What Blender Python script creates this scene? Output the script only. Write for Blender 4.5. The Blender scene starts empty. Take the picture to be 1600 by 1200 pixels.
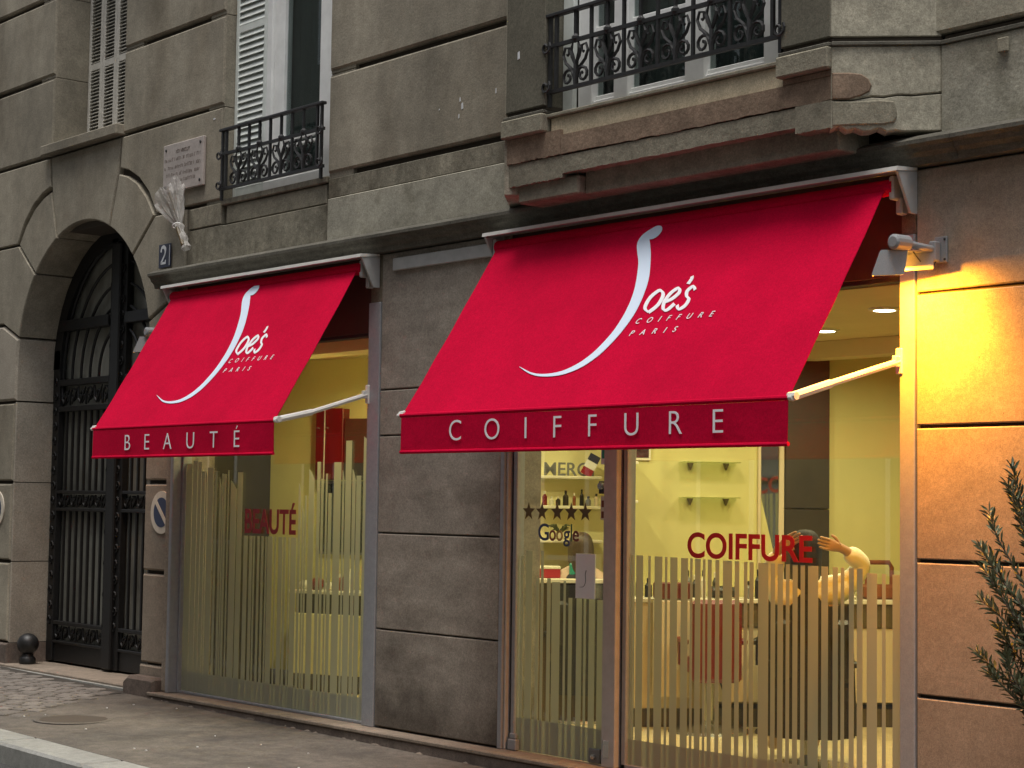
import bpy, bmesh, math, random
from mathutils import Matrix, Vector
R = math.radians
random.seed(7)
scene = bpy.context.scene
COL = scene.collection

# ------------------------------------------------------------------ camera, sky, sun, exposure
YAW, PITCH, ROLL = R(49.65), R(3.778), R(0.8017)
fwd0 = Vector((-math.sin(YAW), math.cos(YAW), 0)); rt0 = Vector((math.cos(YAW), math.sin(YAW), 0)); up0 = Vector((0, 0, 1))
fwd = fwd0*math.cos(PITCH) + up0*math.sin(PITCH); up = up0*math.cos(PITCH) - fwd0*math.sin(PITCH)
rt = rt0*math.cos(ROLL) + up*math.sin(ROLL); up = up*math.cos(ROLL) - rt0*math.sin(ROLL)
cd = bpy.data.cameras.new('camera'); cam = bpy.data.objects.new('camera', cd); COL.objects.link(cam)
cd.sensor_width = 36; cd.lens = 2846/1600*36; cd.clip_start = 0.05; cd.clip_end = 400
cam.matrix_world = Matrix(((rt.x, up.x, -fwd.x, 5.608), (rt.y, up.y, -fwd.y, -7.404), (rt.z, up.z, -fwd.z, 1.62), (0, 0, 0, 1)))
scene.camera = cam

world = bpy.data.worlds.new('World'); scene.world = world; world.use_nodes = True
nt = world.node_tree; nt.nodes.clear()
wo = nt.nodes.new('ShaderNodeOutputWorld'); bg = nt.nodes.new('ShaderNodeBackground')
sky = nt.nodes.new('ShaderNodeTexSky'); sky.sky_type = 'NISHITA'; sky.sun_disc = False
SUN_EL, SUN_AZ = R(76), R(140)          # azimuth clockwise from +Y
sky.sun_elevation = SUN_EL; sky.sun_rotation = SUN_AZ; sky.air_density = 1.0; sky.dust_density = 3.0; sky.ozone_density = 1.0
hs = nt.nodes.new('ShaderNodeHueSaturation'); hs.inputs['Saturation'].default_value = 0.35
nt.links.new(sky.outputs[0], hs.inputs['Color']); nt.links.new(hs.outputs[0], bg.inputs['Color'])
bg.inputs['Strength'].default_value = 0.14
nt.links.new(bg.outputs[0], wo.inputs['Surface'])
sl = bpy.data.lights.new('sun', 'SUN'); sl.energy = 1.5; sl.angle = R(25); sl.color = (1.0, 0.95, 0.88)
sun = bpy.data.objects.new('sun', sl); COL.objects.link(sun)
sdir = Vector((math.sin(SUN_AZ)*math.cos(SUN_EL), math.cos(SUN_AZ)*math.cos(SUN_EL), math.sin(SUN_EL)))
sun.rotation_euler = sdir.to_track_quat('Z', 'Y').to_euler(); sun.location = sdir*30
vs = scene.view_settings; vs.view_transform = 'Standard'; vs.look = 'None'; vs.gamma = 1; vs.use_curve_mapping = False
vs.exposure = 0.55

# ------------------------------------------------------------------ helpers
def px(o, **k):
    for a, b in k.items(): o[a] = b
    return o

def tag(o, label=None, category=None, group=None, kind=None):
    if label: o['label'] = label
    if category: o['category'] = category
    if group: o['group'] = group
    if kind: o['kind'] = kind
    return o

def thing(name, label, category, loc=(0, 0, 0), group=None):
    o = bpy.data.objects.new(name, None); COL.objects.link(o); o.location = loc; o.empty_display_size = .1
    return tag(o, label, category, group)

def wloc(o):
    v = Vector((0, 0, 0))
    while o is not None:
        v = v + o.location; o = o.parent
    return v

def adopt(o, parent):
    """parent o (mesh in world coordinates) without moving it"""
    o.parent = parent
    p = Vector((0, 0, 0)); q = parent
    if q.type == 'EMPTY': p = q.location.copy()
    o.matrix_parent_inverse = Matrix.Translation(-p)
    return o

def mobj(name, me, mat=None, parent=None, label=None):
    o = bpy.data.objects.new(name, me); COL.objects.link(o)
    if mat is not None and len(me.materials) == 0: me.materials.append(mat)
    if parent is not None: adopt(o, parent)
    if label: o['label'] = label
    return o

class MB:
    def __init__(s, M=None): s.v = []; s.f = []; s.M = M
    def add(s, vs_, fs):
        n = len(s.v)
        s.v += [tuple(s.M @ Vector(p)) if s.M is not None else tuple(p) for p in vs_]
        s.f += [tuple(n+i for i in f) for f in fs]
    def box(s, x0, x1, y0, y1, z0, z1):
        s.add([(x0,y0,z0),(x1,y0,z0),(x1,y1,z0),(x0,y1,z0),(x0,y0,z1),(x1,y0,z1),(x1,y1,z1),(x0,y1,z1)],
              [(0,3,2,1),(4,5,6,7),(0,1,5,4),(1,2,6,5),(2,3,7,6),(3,0,4,7)]); return s
    def bbox(s, x0, x1, y0, y1, z0, z1, b=.005):
        """box with all edges chamfered"""
        xs, ys, zs = (x0, x1), (y0, y1), (z0, z1); V = []
        for i in (0, 1):
            for j in (0, 1):
                for k in (0, 1):
                    X, Yv, Z = xs[i], ys[j], zs[k]; sx, sy, sz = (b if i == 0 else -b), (b if j == 0 else -b), (b if k == 0 else -b)
                    V += [(X, Yv+sy, Z+sz), (X+sx, Yv, Z+sz), (X+sx, Yv+sy, Z)]
        I = lambda i, j, k, a: (i*4+j*2+k)*3+a
        F = []
        for i in (0, 1): F.append(tuple(I(i, *q, 0) for q in ((0,0),(0,1),(1,1),(1,0))))
        for j in (0, 1): F.append(tuple(I(q[0], j, q[1], 1) for q in ((0,0),(0,1),(1,1),(1,0))))
        for k in (0, 1): F.append(tuple(I(q[0], q[1], k, 2) for q in ((0,0),(0,1),(1,1),(1,0))))
        for i in (0, 1):
            for j in (0, 1): F.append((I(i,j,0,0), I(i,j,1,0), I(i,j,1,1), I(i,j,0,1)))
        for i in (0, 1):
            for k in (0, 1): F.append((I(i,0,k,0), I(i,1,k,0), I(i,1,k,2), I(i,0,k,2)))
        for j in (0, 1):
            for k in (0, 1): F.append((I(0,j,k,1), I(1,j,k,1), I(1,j,k,2), I(0,j,k,2)))
        for i in (0, 1):
            for j in (0, 1):
                for k in (0, 1): F.append((I(i,j,k,0), I(i,j,k,1), I(i,j,k,2)))
        s.add(V, F); return s
    def prism(s, poly, y0, y1, bev=0.0):
        """polygon in (x,z), front at y0 (towards the street) and back at y1; bev chamfers the front edge"""
        n = len(poly); a = sum(poly[i][0]*poly[(i+1) % n][1]-poly[(i+1) % n][0]*poly[i][1] for i in range(n))
        if a < 0: poly = poly[::-1]
        rings = []
        if bev > 0:
            rings.append([(p[0], y0, p[1]) for p in inset(poly, bev)])
            rings.append([(p[0], y0+bev, p[1]) for p in poly])
        else: rings.append([(p[0], y0, p[1]) for p in poly])
        rings.append([(p[0], y1, p[1]) for p in poly])
        V = [v for r in rings for v in r]; F = [tuple(range(n)), tuple(reversed(range((len(rings)-1)*n, len(rings)*n)))]
        for k in range(len(rings)-1):
            for i in range(n):
                j = (i+1) % n; F.append((k*n+j, k*n+i, (k+1)*n+i, (k+1)*n+j))
        s.add(V, F); return s
    def tube(s, pts, r, n=6, cap=True):
        pts = [Vector(p) for p in pts]; rs = r if isinstance(r, (list, tuple)) else [r]*len(pts)
        rings = []; a = None
        for i, p in enumerate(pts):
            t = (pts[min(i+1, len(pts)-1)]-pts[max(i-1, 0)])
            t = t.normalized() if t.length > 1e-9 else Vector((0, 0, 1))
            a = t.orthogonal() if a is None else a - t*a.dot(t)
            a = (a if a.length > 1e-6 else t.orthogonal()).normalized(); b = t.cross(a)
            rings.append([p + a*rs[i]*math.cos(2*math.pi*k/n) + b*rs[i]*math.sin(2*math.pi*k/n) for k in range(n)])
        V = [tuple(v) for g in rings for v in g]; F = []
        for i in range(len(rings)-1):
            for k in range(n):
                l = (k+1) % n; F.append((i*n+k, i*n+l, (i+1)*n+l, (i+1)*n+k))
        if cap: F += [tuple(reversed(range(n))), tuple(range((len(rings)-1)*n, len(rings)*n))]
        s.add(V, F); return s
    def lathe(s, prof, c, n=16):
        """prof: (radius, z) pairs about a vertical axis at c"""
        V = []; F = []
        for r, z in prof:
            for k in range(n): V.append((c[0]+r*math.cos(2*math.pi*k/n), c[1]+r*math.sin(2*math.pi*k/n), c[2]+z))
        for i in range(len(prof)-1):
            for k in range(n):
                l = (k+1) % n; F.append((i*n+k, i*n+l, (i+1)*n+l, (i+1)*n+k))
        F += [tuple(reversed(range(n))), tuple(range((len(prof)-1)*n, len(prof)*n))]
        s.add(V, F); return s
    def grid(s, fn, nu, nv):
        V = [fn(i/nu, j/nv) for i in range(nu+1) for j in range(nv+1)]
        F = [(i*(nv+1)+j, (i+1)*(nv+1)+j, (i+1)*(nv+1)+j+1, i*(nv+1)+j+1) for i in range(nu) for j in range(nv)]
        s.add(V, F); return s
    def mesh(s, name, smooth=False):
        me = bpy.data.meshes.new(name); me.from_pydata(s.v, [], s.f); me.update()
        if smooth:
            for p in me.polygons: p.use_smooth = True
        return me
    def build(s, name, mat, parent=None, label=None, smooth=False):
        return mobj(name, s.mesh(name, smooth), mat, parent, label)

def inset(poly, d):
    """offset a counter-clockwise polygon inwards by d"""
    n = len(poly); out = []
    for i in range(n):
        p0, p1, p2 = Vector(poly[i-1]), Vector(poly[i]), Vector(poly[(i+1) % n])
        a = (p1-p0).normalized(); b = (p2-p1).normalized()
        na, nb = Vector((-a.y, a.x)), Vector((-b.y, b.x))
        m = na+nb; k = m.length_squared
        m = na if k < 1e-6 else m*(2/k)
        if m.length > 3: m = m.normalized()*3
        out.append((p1.x+m.x*d, p1.y+m.y*d))
    return out

def ccw(poly):
    n = len(poly); a = sum(poly[i][0]*poly[(i+1) % n][1]-poly[(i+1) % n][0]*poly[i][1] for i in range(n))
    return poly if a > 0 else poly[::-1]

# ------------------------------------------------------------------ materials
def mat(name, col, rough=.7, metal=0., var=(), bump=(), rnd=0., spec=.5, coat=0., tint=None, dirt=None):
    """var: (scale, amount[, zsquash]) noise layers that multiply the colour; bump: (scale, strength, distance)"""
    m = bpy.data.materials.new(name); m.use_nodes = True; n = m.node_tree.nodes; l = m.node_tree.links
    b = n['Principled BSDF']; b.inputs['Roughness'].default_value = rough; b.inputs['Metallic'].default_value = metal
    b.inputs['Specular IOR Level'].default_value = spec; b.inputs['Coat Weight'].default_value = coat
    b.inputs['Base Color'].default_value = (*col, 1)
    geo = n.new('ShaderNodeNewGeometry'); cur = None
    def noise(sc, zs=1., detail=4.):
        src = geo.outputs['Position']
        if zs != 1.:
            mp = n.new('ShaderNodeMapping'); mp.inputs['Scale'].default_value = (1, 1, zs); l.new(src, mp.inputs[0]); src = mp.outputs[0]
        t = n.new('ShaderNodeTexNoise'); t.inputs['Scale'].default_value = sc; t.inputs['Detail'].default_value = detail; t.inputs['Roughness'].default_value = .6
        l.new(src, t.inputs['Vector']); return t.outputs['Fac']
    for v in var:
        f = noise(v[0], v[2] if len(v) > 2 else 1.)
        mr = n.new('ShaderNodeMapRange'); mr.inputs['From Min'].default_value = .34; mr.inputs['From Max'].default_value = .66
        mr.inputs['To Min'].default_value = 1-v[1]; mr.inputs['To Max'].default_value = 1+v[1]; mr.clamp = True; l.new(f, mr.inputs[0])
        if cur is None: cur = mr.outputs[0]
        else:
            x = n.new('ShaderNodeMath'); x.operation = 'MULTIPLY'; l.new(cur, x.inputs[0]); l.new(mr.outputs[0], x.inputs[1]); cur = x.outputs[0]
    if rnd:
        oi = n.new('ShaderNodeObjectInfo'); mr = n.new('ShaderNodeMapRange'); mr.inputs['To Min'].default_value = 1-rnd; mr.inputs['To Max'].default_value = 1+rnd
        l.new(oi.outputs['Random'], mr.inputs[0])
        if cur is None: cur = mr.outputs[0]
        else:
            x = n.new('ShaderNodeMath'); x.operation = 'MULTIPLY'; l.new(cur, x.inputs[0]); l.new(mr.outputs[0], x.inputs[1]); cur = x.outputs[0]
    base = None
    if tint:                                  # (scale, colour, low, high): patches of a second colour
        f = noise(tint[0], tint[4] if len(tint) > 4 else 1., 6.)
        mr = n.new('ShaderNodeMapRange'); mr.inputs['From Min'].default_value = tint[2]; mr.inputs['From Max'].default_value = tint[3]; l.new(f, mr.inputs[0])
        mx = n.new('ShaderNodeMix'); mx.data_type = 'RGBA'; mx.inputs[6].default_value = (*col, 1); mx.inputs[7].default_value = (*tint[1], 1)
        l.new(mr.outputs[0], mx.inputs[0]); base = mx.outputs[2]
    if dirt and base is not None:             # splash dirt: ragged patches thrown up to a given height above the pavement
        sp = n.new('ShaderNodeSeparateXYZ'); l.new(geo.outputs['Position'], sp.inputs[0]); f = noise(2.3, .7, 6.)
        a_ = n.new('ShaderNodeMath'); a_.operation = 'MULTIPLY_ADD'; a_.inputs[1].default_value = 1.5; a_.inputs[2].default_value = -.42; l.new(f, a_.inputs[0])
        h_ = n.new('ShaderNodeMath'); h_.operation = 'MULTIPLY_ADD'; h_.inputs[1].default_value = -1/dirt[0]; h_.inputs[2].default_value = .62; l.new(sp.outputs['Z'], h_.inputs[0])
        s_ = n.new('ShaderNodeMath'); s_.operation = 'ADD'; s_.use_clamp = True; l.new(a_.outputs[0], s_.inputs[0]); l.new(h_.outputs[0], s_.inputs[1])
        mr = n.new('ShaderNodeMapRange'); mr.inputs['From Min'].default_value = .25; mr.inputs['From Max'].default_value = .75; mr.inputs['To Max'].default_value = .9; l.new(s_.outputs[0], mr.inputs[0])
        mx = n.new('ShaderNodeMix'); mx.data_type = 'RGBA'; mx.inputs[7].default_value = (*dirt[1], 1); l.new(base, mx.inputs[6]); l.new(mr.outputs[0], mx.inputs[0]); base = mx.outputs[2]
    if cur is not None:
        x = n.new('ShaderNodeVectorMath'); x.operation = 'SCALE'; x.inputs[0].default_value = col; l.new(cur, x.inputs['Scale'])
        if base is not None: l.new(base, x.inputs[0])
        l.new(x.outputs[0], b.inputs['Base Color'])
    elif base is not None: l.new(base, b.inputs['Base Color'])
    prev = None
    for sc, st, di in bump:
        bp = n.new('ShaderNodeBump'); bp.inputs['Strength'].default_value = st*.6; bp.inputs['Distance'].default_value = di
        l.new(noise(sc, 1., 5.), bp.inputs['Height'])
        if prev is not None: l.new(prev, bp.inputs['Normal'])
        prev = bp.outputs[0]
    if prev is not None: l.new(prev, b.inputs['Normal'])
    return m

def emit(name, col, s):
    m = bpy.data.materials.new(name); m.use_nodes = True; b = m.node_tree.nodes['Principled BSDF']
    b.inputs['Base Color'].default_value = (.8, .8, .8, 1); b.inputs['Emission Color'].default_value = (*col, 1); b.inputs['Emission Strength'].default_value = s
    return m

def glass(name, tint=(1, 1, 1), f0=.04, dirt=0.0):
    m = bpy.data.materials.new(name); m.use_nodes = True; n = m.node_tree.nodes; l = m.node_tree.links; n.clear()
    o = n.new('ShaderNodeOutputMaterial'); mx = n.new('ShaderNodeMixShader'); tr = n.new('ShaderNodeBsdfTransparent'); gl = n.new('ShaderNodeBsdfGlossy')
    tr.inputs[0].default_value = (*tint, 1); gl.inputs['Roughness'].default_value = .0; gl.inputs[0].default_value = (1, 1, 1, 1)
    lw = n.new('ShaderNodeLayerWeight'); lw.inputs[0].default_value = .5
    p = n.new('ShaderNodeMath'); p.operation = 'POWER'; p.inputs[1].default_value = 5; l.new(lw.outputs['Facing'], p.inputs[0])
    q = n.new('ShaderNodeMath'); q.operation = 'MULTIPLY_ADD'; q.inputs[1].default_value = 1-f0; q.inputs[2].default_value = f0; l.new(p.outputs[0], q.inputs[0])
    l.new(q.outputs[0], mx.inputs[0]); l.new(tr.outputs[0], mx.inputs[1]); l.new(gl.outputs[0], mx.inputs[2]); l.new(mx.outputs[0], o.inputs[0])
    return m

def translucent(name, col, mixt=.5, alpha=0., rough=.6):
    m = bpy.data.materials.new(name); m.use_nodes = True; n = m.node_tree.nodes; l = m.node_tree.links; n.clear()
    o = n.new('ShaderNodeOutputMaterial'); a = n.new('ShaderNodeBsdfDiffuse'); b = n.new('ShaderNodeBsdfTranslucent'); mx = n.new('ShaderNodeMixShader')
    a.inputs[0].default_value = (*col, 1); b.inputs[0].default_value = (*col, 1); mx.inputs[0].default_value = mixt
    l.new(a.outputs[0], mx.inputs[1]); l.new(b.outputs[0], mx.inputs[2]); last = mx.outputs[0]
    if alpha:
        t = n.new('ShaderNodeBsdfTransparent'); m2 = n.new('ShaderNodeMixShader'); m2.inputs[0].default_value = alpha
        l.new(last, m2.inputs[1]); l.new(t.outputs[0], m2.inputs[2]); last = m2.outputs[0]
    l.new(last, o.inputs[0]); return m

GR = ((150, .20), (55, .12))
STONE = mat('dressed_stone', (.285, .257, .200), .9, var=((.9, .18), (2.6, .16, .35), (10, .09)) + GR, bump=((60, .35, .01), (7, .25, .02)), rnd=.07, spec=.2,
            tint=(1.6, (.205, .178, .132), .50, .72, .40))
STONE_PINK = mat('jamb_stone', (.33, .295, .24), .9, var=((1.2, .10), (4, .09)) + GR, bump=((60, .3, .008),), rnd=.05, spec=.2)
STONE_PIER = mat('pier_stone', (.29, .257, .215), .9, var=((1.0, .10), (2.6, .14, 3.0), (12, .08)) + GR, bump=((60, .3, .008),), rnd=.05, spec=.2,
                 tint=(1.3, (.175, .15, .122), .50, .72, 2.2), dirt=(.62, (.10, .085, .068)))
STONE_WARM = mat('shop_side_stone', (.275, .228, .178), .88, var=((1.3, .08), (5, .09, 2.0), (22, .08)) + GR, bump=((60, .14, .006), (180, .3, .003)), rnd=.07, spec=.2,
                 tint=(38, (.15, .11, .075), .66, .72))
PLASTER = mat('weathered_plaster', (.235, .215, .165), .95, var=((1.1, .2), (4.5, .2, .5), (17, .16)) + GR, bump=((12, .5, .02), (80, .5, .006)), spec=.15,
              tint=(2.4, (.13, .115, .085), .5, .68, .4))
RENDER_LT = mat('grey_render', (.36, .335, .262), .95, var=((1.4, .16), (6, .16), (25, .14)) + GR, bump=((14, .35, .012), (90, .5, .005)), spec=.15)
PATCHY = mat('patched_grey_plaster', (.36, .34, .275), .95, var=((1.6, .16), (7, .14)) + GR, bump=((9, .4, .02), (90, .4, .005)), spec=.15,
             tint=(3.2, (.235, .22, .17), .50, .66))
SAND = mat('cream_panel_stone', (.50, .425, .30), .9, var=((1.5, .13), (6, .12, .5)) + GR, bump=((60, .3, .008),), spec=.15)
RUST = mat('reddish_stone', (.245, .178, .128), .95, var=((2, .16), (8, .14)) + GR, bump=((40, .5, .012),), spec=.15)
LEDGE = mat('grey_ledge_stone', (.245, .225, .172), .95, var=((3, .16), (11, .14)) + GR, bump=((14, .6, .02), (80, .5, .006)), spec=.15)
BAYWALL = mat('bay_front_stone', (.15, .14, .108), .92, var=((1.2, .08), (5, .06)) + GR, bump=((80, .3, .005),), spec=.15)
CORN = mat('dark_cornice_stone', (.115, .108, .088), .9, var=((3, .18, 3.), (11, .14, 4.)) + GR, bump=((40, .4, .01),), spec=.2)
JOINT = mat('dark_joint', (.07, .056, .042), .95)
GROUT = mat('joint_mortar', (.045, .038, .03), .95, var=((20, .2),))
LINTEL = mat('shop_lintel_stone', (.17, .145, .105), .9, var=((1.5, .12), (8, .1)) + GR, bump=((60, .3, .006),), spec=.2)
PLINTH = mat('plinth_stone', (.15, .12, .1), .9, var=((3, .2), (14, .15)) + GR, bump=((40, .5, .01),), spec=.2)
SILLM = mat('sill_stone', (.25, .205, .16), .8, var=((4, .15), (15, .12)) + GR, bump=((50, .4, .008),), spec=.3)
ASPH = mat('pavement_asphalt', (.128, .113, .095), .92, var=((.7, .14), (3.0, .16), (12, .10), (90, .20)), bump=((220, .6, .004), (12, .3, .01)), spec=.25,
           tint=(1.7, (.104, .093, .080), .50, .62))
ROADM = mat('road_asphalt', (.06, .058, .055), .9, var=((2, .15), (60, .2), (260, .25)), bump=((200, .6, .005),), spec=.3)
KERB = mat('kerb_granite', (.30, .30, .275), .85, var=((2, .1), (18, .12), (240, .22)), bump=((120, .4, .004),), rnd=.08, spec=.3)
COBBLE = mat('cobble_granite', (.175, .158, .138), .85, var=((8, .15), (60, .14), (240, .15)), bump=((50, .5, .01),), rnd=.16, spec=.3)
IRON = mat('black_iron', (.018, .018, .018), .55, var=((30, .3),), bump=((90, .3, .003),), spec=.5)
GATEM = mat('black_gate_paint', (.008, .008, .008), .5, var=((40, .3),), bump=((60, .4, .004),), spec=.45)
BOLL = mat('black_cast_iron', (.014, .014, .014), .45, var=((20, .4),), bump=((70, .4, .003),), spec=.5)
WHITEP = mat('white_window_paint', (.80, .81, .79), .5, var=((6, .08),), bump=((30, .1, .004),))
SHUT = mat('shutter_paint', (.60, .58, .52), .6, var=((9, .10),), rnd=.05)
SHUT_W = mat('pale_shutter_paint', (.66, .70, .66), .6, var=((9, .08),))
ALU = mat('awning_white_metal', (.66, .65, .61), .45, var=((12, .06),))
ALU_G = mat('awning_grey_metal', (.40, .40, .39), .5, var=((15, .08),))
STEEL = mat('shopfront_aluminium', (.31, .32, .335), .45, .2, var=((25, .06), (200, .08)))
STEEL_D = mat('dark_gasket', (.02, .02, .02), .6)
CHROME = mat('lock_steel', (.55, .55, .53), .25, .9)
RED = mat('red_awning_canvas', (.53, .0015, .034), .92, var=((2.0, .07), (5, .04), (130, .12), (60, .06)), bump=((500, .35, .002), (2.2, .5, .035), (7, .25, .012)), spec=.08)
CANVAS_W = mat('white_print', (.86, .84, .88), .85)
PRINT_B = mat('pale_blue_print', (.66, .76, .90), .85)
DECAL_R = mat('red_vinyl', (.33, .006, .012), .5)
NAVY = mat('navy_enamel', (.012, .016, .045), .3, coat=.3)
ENAMEL_W = mat('white_enamel', (.7, .72, .74), .3)
SIGN_B = mat('sign_blue', (.03, .045, .10), .5)
SIGN_R = mat('sign_faded_ring', (.62, .56, .46), .5, var=((14, .1),))
MARBLE = mat('pale_pink_marble', (.42, .37, .335), .45, var=((5, .10), (40, .08)))
ENGRAVE = mat('engraved_paint', (.17, .14, .12), .8)
FROST = translucent('frosted_vinyl', (.585, .59, .475), .56)
GLASS = glass('shop_glass', (.96, .98, .95), .06)
WGLASS = glass('window_glass', (.7, .75, .74), .06)
MIRROR = mat('mirror_silver', (.75, .77, .76), .03, 1.0)
YELLOW = mat('yellow_wall_paint', (.56, .515, .20), .75, var=((1.5, .05), (300, .05)))
CREAM = mat('cream_shop_paint', (.75, .69, .36), .75, var=((1.5, .05), (300, .05)))
CEIL = mat('ceiling_paint', (.62, .52, .27), .85, var=((2, .05),))
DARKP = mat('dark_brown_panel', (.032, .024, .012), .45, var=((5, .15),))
WOODF = mat('tan_floor', (.58, .47, .26), .5, var=((3, .08), (18, .08, 1.)))
SKIRT = mat('brown_skirting', (.07, .05, .02), .5)
REDLAC = mat('red_lacquer', (.11, .005, .004), .3, coat=.3)
REDLEA = mat('red_leatherette', (.15, .004, .004), .4)
BLACKLEA = mat('black_leatherette', (.012, .010, .010), .45)
WHITEL = mat('white_laminate', (.70, .66, .50), .4)
TANL = mat('tan_laminate', (.60, .50, .32), .45)
BROWNW = mat('brown_wood', (.10, .07, .025), .5, var=((12, .2, .2),))
ORANGEW = mat('orange_brown_wood', (.20, .055, .015), .45, var=((12, .2, .2),))
SKIN = mat('skin', (.46, .31, .21), .55)
HAIRM = mat('dark_hair', (.008, .006, .005), .75, var=((120, .4),))
HAIRB = mat('brown_hair', (.06, .038, .02), .5, var=((120, .4),))
BLOUSE = mat('cream_cloth', (.80, .79, .62), .8, bump=((9, .5, .03),))
BLACKC = mat('black_cloth', (.012, .010, .010), .85, bump=((14, .4, .02),))
PAPER = mat('white_paper', (.86, .86, .84), .7)
GOLD = mat('bronze_star_vinyl', (.13, .085, .025), .5)
TEAL = mat('teal_plastic', (.02, .30, .22), .4)
GREYD = mat('grey_plastic', (.16, .16, .15), .5)
LEAF = mat('olive_leaf', (.11, .13, .06), .55, rnd=.35, var=((12, .15),))
LEAF2 = mat('pale_olive_leaf', (.21, .225, .14), .55, rnd=.3)
BARK = mat('olive_bark', (.10, .08, .055), .9, var=((30, .2),))
TERRA = mat('terracotta', (.25, .10, .055), .8, var=((8, .1),))
CELLO = translucent('cellophane', (.72, .70, .66), .3, .5)
OPP = mat('opposite_stone', (.25, .225, .18), .9, var=((.8, .12), (4, .1)))
AWNING_REFL = mat('awning_reflection_brown', (.07, .032, .022), .7, var=((3, .15),))  # red awning's reflection in the upper glass, painted as a dark brown-red
GATEGL = mat('gate_backing', (.22, .22, .19), .3, var=((2, .3), (9, .2, .2)))
DKGLASS = mat('dark_room_glass', (.012, .014, .014), .06, spec=.5)
LAMPMETAL = mat('floodlight_grey_paint', (.26, .265, .27), .5, var=((200, .08),))
CURTAIN = mat('grey_curtain', (.10, .115, .11), .9, var=((8, .12, .1),))
LAMP_ON = emit('lamp_disc_glow', (1, .93, .70), 9.0)
FLOOD_ON = emit('flood_tube_glow', (1, .55, .12), 14.0)

# ------------------------------------------------------------------ ground
def zs(x, y): return .03 - .0115*(x+6) + .02*(y+.15)
YK0, YK1 = -1.76, -2.07            # kerb stones: inner and outer edge
def sheet(name, x0, x1, y0, y1, dz, m, kind='structure', nx=24, ny=4):
    b = MB(); b.grid(lambda u, v: (x0+(x1-x0)*u, y0+(y1-y0)*v, zs(x0+(x1-x0)*u, y0+(y1-y0)*v)+dz), nx, ny)
    o = b.build(name, m); o['kind'] = kind; return o
sidewalk = sheet('sidewalk', -30, 14, YK0, .5, 0, ASPH, nx=60, ny=8)
road = sheet('road', -70, 70, -90, YK1+.03, -.12, ROADM)
kerb = bpy.data.objects.new('kerb', None); COL.objects.link(kerb); kerb['kind'] = 'structure'; kerb.location = (-6, YK1, 0)
xk = -12.0; joints = [-14, -12.6, -11.3, -9.9, -8.6, -7.3, -5.92, -4.72, -3.4, -2.1, -.8, .6]
for a, b_ in zip(joints[:-1], joints[1:]):
    c = MB(); c.bbox(a+.006, b_-.006, YK1, YK0-.004, -.25, .012, .018)
    c.v = [(x, y, z + zs(x, YK1) if z > -.2 else z) for x, y, z in c.v]
    c.build('kerb_stone', KERB, kerb)
# threshold slab in front of the gate, with its pale edge
th = MB(); th.bbox(-10.6, -7.72, -.055, 2.2, -.1, .10, .008); th = th.build('gate_threshold', SILLM); th['kind'] = 'structure'
e = MB(); e.bbox(-10.6, -7.73, -.085, -.058, -.1, .078, .004); adopt(e.build('edge_strip', KERB), th)
# cobbles of the carriage entrance, laid in slanting courses
bed = MB(); bed.add([(-11.5, -.09, 0), (-7.74, -.09, 0), (-7.72, -.40, 0), (-7.42, -.95, 0), (-7.30, -1.28, 0), (-7.55, -1.36, 0), (-11.5, -1.46, 0)], [(6, 5, 4, 3, 2, 1, 0)])
bed.v = [(x, y, zs(x, y)+.004) for x, y, z in bed.v]
cobapron = bed.build('cobble_apron', GROUT); cobapron['kind'] = 'structure'
rc = random.Random(3); ncob = 0
ca, sa = math.cos(R(28)), math.sin(R(28)); v = -3.6
while v < 4:
    w = rc.uniform(.11, .14); u = -4 + rc.uniform(0, .2)
    while u < 4:
        L = rc.uniform(.13, .2); cx, cy = -9 + (u+L/2)*ca - (v+w/2)*sa, -.7 + (u+L/2)*sa + (v+w/2)*ca
        edge = -7.66 if cy > -.45 else -7.66 + (-.45-cy)*.62
        if -10.9 < cx < edge - .0 + rc.uniform(-.10, .10) and -1.46 < cy < -.17 and ncob < 300:
            g = rc.uniform(.009, .018); h = rc.uniform(.008, .014)
            c = MB(Matrix.Translation((cx, cy, zs(cx, cy))) @ Matrix.Rotation(R(28)+rc.uniform(-.05, .05), 4, 'Z') @ Matrix.Rotation(rc.uniform(-.03, .03), 4, 'X'))
            c.bbox(-L/2+g, L/2-g, -w/2+g, w/2-g, -.04, h, .008); c.build('cobblestone', COBBLE, cobapron); ncob += 1
        u += L
    v += w
# round cover sunk in the pavement
mc = thing('manhole_cover', 'round worn iron cover sunk in the pavement asphalt near the kerb', 'cover', (-6.62, -1.15, zs(-6.62, -1.15)))
b = MB(); b.lathe([(.0, .002), (.25, .002), (.256, .005), (.285, .005), (.29, .0)], tuple(mc.location), 32); b.build('rim', ASPH, mc)
b = MB(); b.lathe([(.0, .0045), (.235, .0045), (.243, .003)], tuple(mc.location), 28)
b.build('lid', JOINT, mc)

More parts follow.
